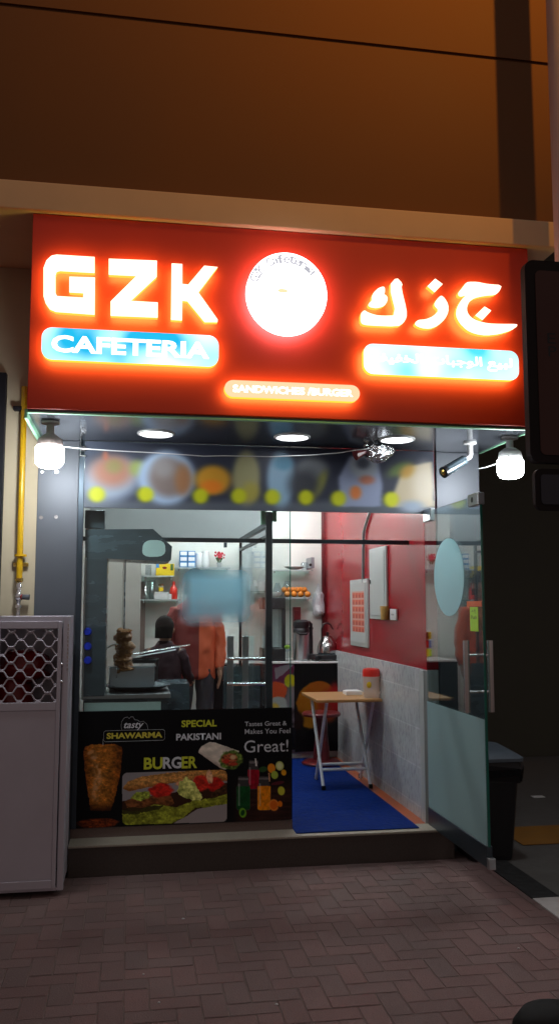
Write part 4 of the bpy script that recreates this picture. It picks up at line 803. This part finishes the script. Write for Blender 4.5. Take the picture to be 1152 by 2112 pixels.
for i in range(90):
    u=random.random(); a_=random.uniform(0,2*PI); w=(.062-.020*u)*random.uniform(.8,1.1); mt.ball((cx+w*math.cos(a_),.5+w*math.sin(a_),zm0+u*H),(random.uniform(.008,.018),random.uniform(.006,.014),random.uniform(.005,.014)),7,5)
mt.build('meat','meat',sk,smooth=True)
bz=at(256,1425,y=.4).z
tb=thing('steel_counter',(.1,.5,.18),'steel kitchen worktop with a pale panel just behind the window','counter')
x0,x1,z0,z1=BX(158,1424,352,1440,.12); MB().box(max(x0,-.29),x1,.11,.78,z0-.0,z0+.03).build('worktop','steel',tb,bevel=.004); TT=z0+.03
MB().box(-.28,x1-.02,.13,.76,.19,z0-.0005).build('cabinet','steel_dark',tb); xa=at(332,1450,y=.128).x; MB().box(-.275,xa,.122,.1285,.6,z0-.02).build('door_panel','mint',tb,bevel=.003)
c=at(283,1408,y=.45); tag(MB().lathe([(.10,0),(.15,.004),(.215,.028),(.225,.034),(.213,.033),(.148,.009),(.002,.006)],(c.x,.38,TT+.001),40,sy=.9).build('serving_tray','steel_dark',smooth=True),'wide round dark steel tray on the worktop under the meat','tray')
x0,x1,z0,z1=BX(226,1374,318,1404,.55)
t=thing('steel_container',((x0+x1)/2,.6,TT),'square steel pan holding the foot of the meat skewer','pan'); MB().box(x0,x1,.46,.70,TT+.001,z1).build('pan','steel',t,bevel=.008); MB().box(x0-.008,x1+.008,.452,.708,z1,z1+.006).build('rim','chrome',t,bevel=.002)
MB().tube([(x0+.05,.456,z1),(x0+.05,.44,z1-.01),(x0+.05,.44,z1-.07)],.004,8).build('hook','chrome',t)
c=at(222,1336,y=.6); tag(MB().tube([at(214,1345,y=.66),at(222,1335,y=.66),at(232,1330,y=.66),at(245,1328,y=.66)],.007,8).build('burner_pipe','steel',smooth=True),'curved steel pipe behind the meat skewer','pipe')
a=at(272,1350,y=.9); b=at(392,1330,y=.9); t=thing('pot_lid',(a.x,.9,a.z),'tilted shiny steel lid edge beside the meat skewer','lid')
MB().tube([a,a.lerp(b,.5),b],[.014,.018,.014],10,flat=.35).build('rim','chrome',t,smooth=True); MB().tube([a+Vector((.03,.05,-.02)),b+Vector((-.1,.05,-.035))],[.012,.012],10,flat=.4).build('handle','steel',t,smooth=True)
x0,x1,z0,z1=BX(272,1345,316,1402,.95); tag(MB().lathe([(.09,0),(.11,.01),(.115,.16),(.12,.165),(.11,.165),(.10,.02),(.002,.015)],((x0+x1)/2,.98,TT+.001),28).build('cooking_pot','black_plastic',smooth=True),'black cooking pot behind the steel pan','pot')
MB().box(.0,.42,.80,1.2,.19,TT-.001).build('cabinet','steel_dark',tb)
# tall grey cupboard at the back left
x1=at(290,1250,y=2.4).x; t=thing('cupboard',(-.1,2.7,.18),'tall grey-beige cupboard at the back left of the kitchen','cupboard')
MB().box(-.331,x1,2.42,3.05,.18,2.1).build('body','fridge_grey',t,bevel=.004); xm=at(253,1250,y=2.4).x
MB().box(-.325,xm-.003,2.402,2.419,.2,2.08).build('door','fridge_grey',t,bevel=.004); MB().box(xm+.003,x1-.004,2.402,2.419,.2,2.08).build('door','fridge_grey',t,bevel=.004)
MB().box(x1,x1+.05,2.9,3.04,.18,at(290,1200,y=2.9).z).build('side_strip','brown_granite',t)
# kitchen glass shelves with goods
s1=shelf(293,360,1187,2.80,'upper short glass shelf left of the blue sticker'); s2=shelf(290,372,1236,2.80,'lower short glass shelf left of the blue sticker')
c=at(310,1180,y=2.9)
for (px,s,h,lb) in((306,s1,.10,'stack of clear cups on the upper short glass shelf'),(300,s2,.17,'left stack of clear plastic cups on the lower short glass shelf'),(314,s2,.18,'right stack of clear plastic cups on the lower short glass shelf')):
    c=at(px,1200,y=2.9); tag(MB().lathe([(.022,0),(.024,.005)]+[(.026+.006*(i%2),.01+i*h/12) for i in range(12)]+[(.034,h),(.03,h)],(c.x,2.9,s[2]+.001),18).build('cup_stack','clear_plastic',smooth=True),lb,'cups')
x0,x1,z0,z1=BX(322,1162,359,1186,2.85); t=thing('tea_box',((x0+x1)/2,2.85,s1[2]),'yellow tea carton on the upper short glass shelf','tea box')
MB().box(x0,x1,2.83,2.95,s1[2]+.001,s1[2]+.115).build('carton','tea_yellow',t,bevel=.002); MB().prism([((x0+x1)/2-.005+.022*math.cos(k*PI/8),s1[2]+.075+.012*math.sin(k*PI/8)) for k in range(16)],2.828,2.8299,(0,0,0)).build('emblem','red_paint',t); MB().box(x0,x0+.03,2.828,2.8299,s1[2]+.075,s1[2]+.114).build('corner_print','paper_blue',t); MB().box(x1-.035,x1-.01,2.828,2.8299,s1[2]+.05,s1[2]+.11).build('side_print','leaf',t)
x0,x1,z0,z1=BX(318,1222,346,1235,2.85); tag(MB().box(x0,x1,2.83,2.95,s2[2]+.001,s2[2]+.058).box(x0-.004,x1+.004,2.826,2.954,s2[2]+.058,s2[2]+.066).build('food_tub','white_plastic',bevel=.004),'white rectangular tub on the lower short glass shelf','tub')
c=at(332,1215,y=2.88); t=thing('spice_jar',(c.x,2.88,s2[2]+.067),'small cream jar standing on the white tub','jar'); MB().lathe([(.022,0),(.024,.004),(.024,.06)],(c.x,2.88,s2[2]+.067),16).build('jar','milky',t,smooth=True); MB().lathe([(.024,.061),(.024,.075),(.002,.077)],(c.x,2.88,s2[2]+.067),16).build('lid','brass',t,smooth=True); MB().lathe([(.0245,.01),(.0245,.045)],(c.x,2.88,s2[2]+.067),16).build('paper_label','tea_yellow',t)
c=at(358,1220,y=2.9); t=thing('sauce_bottle',(c.x,2.9,s2[2]),'red sauce bottle at the end of the lower short glass shelf','bottle'); MB().lathe([(.035,0),(.038,.01),(.038,.08),(.03,.11),(.014,.13),(.013,.145)],(c.x,2.9,s2[2]+.001),18).build('body','red_plastic',t,smooth=True); MB().lathe([(.016,.145),(.012,.17),(.002,.172)],(c.x,2.9,s2[2]+.001),14).build('cap','red_plastic',t); MB().box(c.x-.045,c.x-.02,2.86,2.868,s2[2]+.002,s2[2]+.05).build('paper_label','paper_white',t)
us=shelf(362,475,1170,2.80,'wide glass shelf behind the top of the blue sticker')
for i,(cx_,rw) in enumerate(((0,0),(0,1),(0,2),(1,0),(1,1),(1,2))):
    x0=at(371+cx_*16.5,1150,y=2.84).x; w=at(386.5,1150,y=2.84).x-at(371,1150,y=2.84).x; h=.052; z=us[2]+.001+rw*(h+.001)
    t=thing('tissue_box',(x0+w/2,2.9,z),('left' if cx_==0 else 'right')+' column '+('bottom','middle','top')[rw]+' white and blue tissue box on the wide glass shelf','tissue box','tissue boxes on the wide glass shelf')
    MB().box(x0,x0+w,2.84,2.96,z,z+h).build('carton','paper_blue',t,bevel=.002); MB().box(x0+.006,x0+w-.006,2.837,2.8395,z+.010,z+h-.008).build('front_print','paper_white',t)
for px,h,lb in((410,.14,'left white paper roll beside the tissue boxes'),(424,.16,'right white paper roll beside the tissue boxes')):
    c=at(px,1150,y=2.9); tag(MB().lathe([(.036,0),(.038,.004),(.038,h-.004),(.034,h),(.012,h),(.012,h-.02)],(c.x,2.9,us[2]+.001),24).build('paper_roll','paper_white',smooth=True),lb,'paper roll')
c=at(452,1160,y=2.88); t=thing('flower_pot',(c.x,2.88,us[2]),'red artificial flowers in a small pot on the wide glass shelf','flowers'); MB().lathe([(.02,0),(.028,.05),(.026,.05),(.018,.004)],(c.x,2.88,us[2]+.001),16).build('pot','panel_grey',t,smooth=True)
pl=MB(); lf=MB()
for i in range(46):
    th=random.uniform(0,2*PI); rr_=random.uniform(.0,.05); zz=us[2]+random.uniform(.07,.15); p=(c.x+rr_*math.cos(th),2.88+rr_*math.sin(th)*.7,zz); (pl if zz>us[2]+.095 or i%3==0 else lf).ball(p,(random.uniform(.006,.012),.008,random.uniform(.008,.016)),6,4)
for i in range(8): th=i*.8; lf.tube([(c.x,2.88,us[2]+.03),(c.x+.035*math.cos(th),2.88+.03*math.sin(th),us[2]+.10)],.003,5)
pl.build('blossoms','petal',t,smooth=True); lf.build('leaves','leaf',t,smooth=True)
# chrome rack and glass case behind the partition
t=thing('chrome_rack',(.65,1.0,.9),'chrome wire rack with steel posts behind the partition glass','rack')
for px in(474,505): x0,x1,z0,z1=BX(px-5,1312,px+7,1470,1.1); MB().box(x0,x1,1.1,1.13,.6,z1).build('post','steel',t,bevel=.003)
for py in(1359,1411):
    a=at(468,py,y=1.08); b=at(545,py,y=1.08); MB().tube([a,b],.012,10).build('rail','chrome',t,smooth=True); MB().box(a.x,b.x,1.095,1.42,a.z-.006,a.z).build('shelf_board','shelf_glass',t)
x0,x1,z0,z1=BX(468,1412,545,1470,1.2); MB().box(x0,x1,1.45,1.48,.5,z1+.12).build('back_panel','steel_dark',t)
x0,x1,z0,z1=BX(452,1300,468,1370,2.9); t=thing('spice_rack',((x0+x1)/2,2.9,1.05),'narrow rack of colourful packets behind the person in the orange jacket','rack')
MB().box(x0-.02,x1+.02,2.95,3.04,CT,z1).build('back','white_plastic',t)
for i,mm in enumerate(('label_green','tea_yellow','paper_blue','red_plastic','tea_yellow','brass')): MB().box(x0+.03*(i%2),x0+.027+.03*(i%2),2.90,2.94,CT+.01+.085*(i//2),CT+.08+.085*(i//2)).build('packet',mm,t,bevel=.003)
# back room divider seen through the partition
x0,x1,z0,z1=BX(498,1130,545,1220,2.95); t=thing('wall_cabinet',((x0+x1)/2,2.95,z0),'pale wall cabinet with stacked white tubs behind the partition','cabinet')
MB().box(x0,x0+.10,2.9,3.04,z0,z1+.05).build('body','panel_grey',t,bevel=.004)
for i,(px,w,h) in enumerate(((520,.06,.05),(536,.07,.10))): c=at(px,1210,y=2.9); MB().lathe([(w*.8,0),(w,h*.8),(w*1.04,h),(.002,h+.004)],(c.x,2.88,z0+.005),18).build('tub','white_plastic',t,smooth=True)
MB().box(x0,x1+.05,2.78,3.04,z0-.006,z0).build('shelf_board','shelf_glass',t)
# ================================================================== RIGHT OUTSIDE: bin, bollard
bx0_,bx1_,by0,by1=2.03,2.40,-.30,.10; hz_=.60
t=thing('rubbish_bin',(2.22,-.1,0),'black rubbish bin with a bluish lid and bag liner behind the open door','bin')
def ring(e,z): return [(x,y,z) for x,y in rrect(bx0_+e,bx1_-e,by0+e,by1-e,.04)]
MB().loft([ring(.05,.0),ring(.045,.03),ring(.01,hz_-.06),ring(.0,hz_-.05),ring(.0,hz_)]).build('body','black_plastic',t,bevel=.004)
ld=[(bx0_-.012,by0-.02),(bx1_+.012,by0-.02),(bx1_+.012,by1+.012),(bx0_-.012,by1+.012)]
def lring(e,zf,zb):
    o=[]
    for x,y in rrect(bx0_-.015+e,bx1_+.015-e,by0-.02+e,by1+.015-e,.05): o.append((x,y,zf+(zb-zf)*(y-by0)/(by1-by0)))
    return o
MB().loft([lring(0,hz_+.002,hz_+.002),lring(0,hz_+.022,hz_+.03),lring(.03,hz_+.04,hz_+.065),lring(.10,hz_+.05,hz_+.085)]).build('lid','bin_lid',t,smooth=True)
rg=[]
for i,z in enumerate((hz_-.002,hz_-.04,hz_-.09,hz_-.12)):
    e=(-.008,-.016,-.010,-.006)[i]; rg.append([(x+random.uniform(-.006,.006),y+random.uniform(-.006,.006),zz+random.uniform(-.012,.012)*(i>0)) for x,y,zz in ring(e,z)])
MB().loft(rg,cap=False).build('bag_liner','black_gloss',t)
c=at(1152,2078,y=-3.2); tag(MB().lathe([(.13,-.53),(.13,-.09),(.122,-.05),(.10,-.02),(.06,-.004),(.002,0)],(c.x,-3.2,c.z),40).build('bollard','rubber',smooth=True),'black rounded top of a bollard at the bottom right corner','bollard')
for i,(px,py) in enumerate(((1110,1646),(1126,1642))):
    pass
c=at(1108,1643,z=.002); tag(MB().box(c.x-.05,c.x+.05,c.y-.03,c.y+.03,.0,.004).build('litter','paper_white'),'scrap of white paper lying in the dark alley','litter')
for px,py,w in((328,2068,.006),(570,2072,.007),(296,2010,.005),(1068,1956,.006),(378,1895,.008)):
    c=at(px,py,z=.002); tag(MB().ball((c.x,c.y,.003),(w,w*.7,.003),6,4).build('litter','paper_white'),'tiny pale scrap of litter on the brick paving','litter','scraps of litter on the brick paving')
# ================================================================== PEOPLE
def skinmesh(name,P,E,m,parent,root=0,lv=2):
    me=bpy.data.meshes.new(name); me.from_pydata([p[:3] for p in P],E,[]); o=bpy.data.objects.new(name,me); COL.objects.link(o); o.parent=parent
    o.modifiers.new('s','SKIN'); sv=me.skin_vertices[0].data
    for i,p in enumerate(P): sv[i].radius=(p[3],p[3])
    sv[root].use_root=True; ss=o.modifiers.new('u','SUBSURF'); ss.levels=lv; ss.render_levels=lv; me.materials.append(MATS[m]); 
    for s_ in o.modifiers: 
        if s_.type=='SKIN': s_.use_smooth_shade=True
    return o
def ell_ring(c,rx,ry,n=16,wob=0): return [(c[0]+rx*math.cos(k*2*PI/n)*(1+wob*random.uniform(-1,1)),c[1]+ry*math.sin(k*2*PI/n)*(1+wob*random.uniform(-1,1)),c[2]) for k in range(n)]
def fold(o,st,size):
    u=o.modifiers.new('u','SUBSURF'); u.levels=u.render_levels=2
    tx=bpy.data.textures.new('folds','CLOUDS'); tx.noise_scale=size; d=o.modifiers.new('d','DISPLACE'); d.texture=tx; d.strength=st; d.mid_level=.5; return o
def person(loc,rz,s,label,arms,top,bottom,hair,group=None,hem=.76):
    t=thing('person',(0,0,0),label,'person',group)
    P=[(0,0,.93,.12),(0,0,1.10,.115),(0,0,1.28,.125),(0,0,1.42,.07),(0,-.01,1.49,.052),(0,-.02,1.56,.085),(0,-.02,1.63,.092),(0,-.01,1.70,.06)]
    E=[(i,i+1) for i in range(7)]
    for sgn,(el,wr) in zip((-1,1),arms):
        b=len(P); P+=[(sgn*.17,0,1.40,.055),(*el,.042),(*wr,.030)]; E+=[(2,b),(b,b+1),(b+1,b+2)]
        d=(Vector(wr)-Vector(el)).normalized(); pm=Vector(wr)+d*.07; P.append((*pm,.028)); E.append((b+2,b+3)); side=Vector((0,1,0)) if abs(d.y)<.7 else Vector((1,0,0))
        for j,(off,ln) in enumerate(((-.024,.072),(-.008,.085),(.008,.08),(.024,.062))):
            q=pm+side*off+d*.03; k=len(P); P+=[(*q,.010),(*(q+d*ln*.55+Vector((-sgn*.008,0,0))),.009),(*(q+d*ln+Vector((-sgn*.022,0,0))),.007)]; E+=[(b+3,k),(k,k+1),(k+1,k+2)]
        q=Vector(wr)+d*.03-side*.03; k=len(P); P+=[(*q,.011),(*(q+d*.04-side*.018),.009)]; E+=[(b+2,k),(k,k+1)]
    for sgn in(-1,1):
        b=len(P); P+=[(sgn*.09,0,.86,.085),(sgn*.10,-.01,.48,.058),(sgn*.105,.01,.09,.038),(sgn*.11,-.13,.035,.035)]; E+=[(0,b),(b,b+1),(b+1,b+2),(b+2,b+3)]
    skinmesh('body',P,E,'skin_brown',t)
    # jacket
    m=MB(); m.loft([ell_ring((0,0,z),rx,ry,18,.02) for z,rx,ry in((hem,.185,.13),(hem+.08,.19,.135),(.98,.185,.13),(1.12,.19,.13),(1.26,.205,.135),(1.36,.21,.125),(1.43,.16,.10),(1.47,.085,.08),(1.50,.075,.072))])
    for sgn,(el,wr) in zip((-1,1),arms):
        a=Vector((sgn*.155,0,1.40)); el_=Vector(el); wr_=Vector(wr); P=[a,a.lerp(el_,.35),a.lerp(el_,.7),el_,el_.lerp(wr_,.3),el_.lerp(wr_,.7),wr_]; m.tube(P,[.078,.072,.066,.060,.058,.052,.047],14)
    fold(m.build('jacket' ,top,t,smooth=True),.045,.10)
    m=MB()
    m.loft([ell_ring((0,0,z),rx,ry,16) for z,rx,ry in((.80,.165,.115),(.92,.17,.118),(1.0,.165,.115))])
    for sgn in(-1,1): m.loft([ell_ring((sgn*x,yy,z),r,r*1.05,14,.03) for z,x,yy,r in((.88,.085,0,.095),(.70,.092,-.005,.088),(.48,.10,-.01,.074),(.30,.103,0,.066),(.09,.106,.01,.058))])
    fold(m.build('trousers',bottom,t,smooth=True),.035,.09)
    m=MB()
    for sgn in(-1,1): m.loft([ell_ring((sgn*.108,-.05,z),.045*w,.125*w,14) for z,w in((.0,1),(.03,1.02),(.06,.85),(.085,.5))])
    m.build('shoes','black_plastic',t,smooth=True)
    h=MB(); n=18
    rg=[]
    for i in range(9):
        th=PI*.5*i/8; rg.append([(.100*math.cos(th)*math.cos(k*2*PI/n),.012+.112*math.cos(th)*math.sin(k*2*PI/n),1.655+.115*math.sin(th)-(0.125 if math.sin(k*2*PI/n)>.1 else .02*random.random())*math.cos(th)*(i==0)) for k in range(n)])
    h.loft(rg); h.build('hair',hair,t,smooth=True)
    f=MB(); f.loft([ell_ring((0,y_,1.60+dz),rx,.01,8) for y_,dz,rx in((-.108,-.025,.014),(-.118,-.018,.016),(-.105,.03,.006))]); f.build('nose','skin_brown',t,smooth=True)
    f=MB()
    for sgn in(-1,1): f.ball((sgn*.034,-.098,1.635),(.013,.008,.008),8,6)
    f.build('eyes','ink',t,smooth=True); MB().ball((0,-.104,1.545),(.024,.006,.006),8,6).build('mouth','dark_red',t,smooth=True)
    for sgn in(-1,1): MB().ball((sgn*.094,-.005,1.61),(.012,.02,.03),8,6).build('ear','skin_brown',t,smooth=True)
    t.location=loc; t.rotation_euler=(0,0,rz); t.scale=(s,s,s)
    return t
c=at(402,1300,y=2.25)
person((c.x,2.25,.181),R(4),.965,'person in an orange jacket, its shaded half painted dark red, standing behind the blue sticker',(((-.235,.02,1.12),(-.225,-.04,.86)),((.235,.02,1.12),(.225,-.04,.86))),'jacket_cloth','trouser_dark','hair_black')
c=at(340,1300,y=1.45)
person((c.x,1.45,.181),R(160),.735,'short person in a dark maroon top seen from behind next to the grill',(((-.24,-.06,1.14),(-.20,-.26,1.06)),((.27,-.05,1.13),(.24,-.28,1.12))),'maroon_cloth','brown_cloth','hair_black',hem=.55)
bpy.context.view_layer.update()
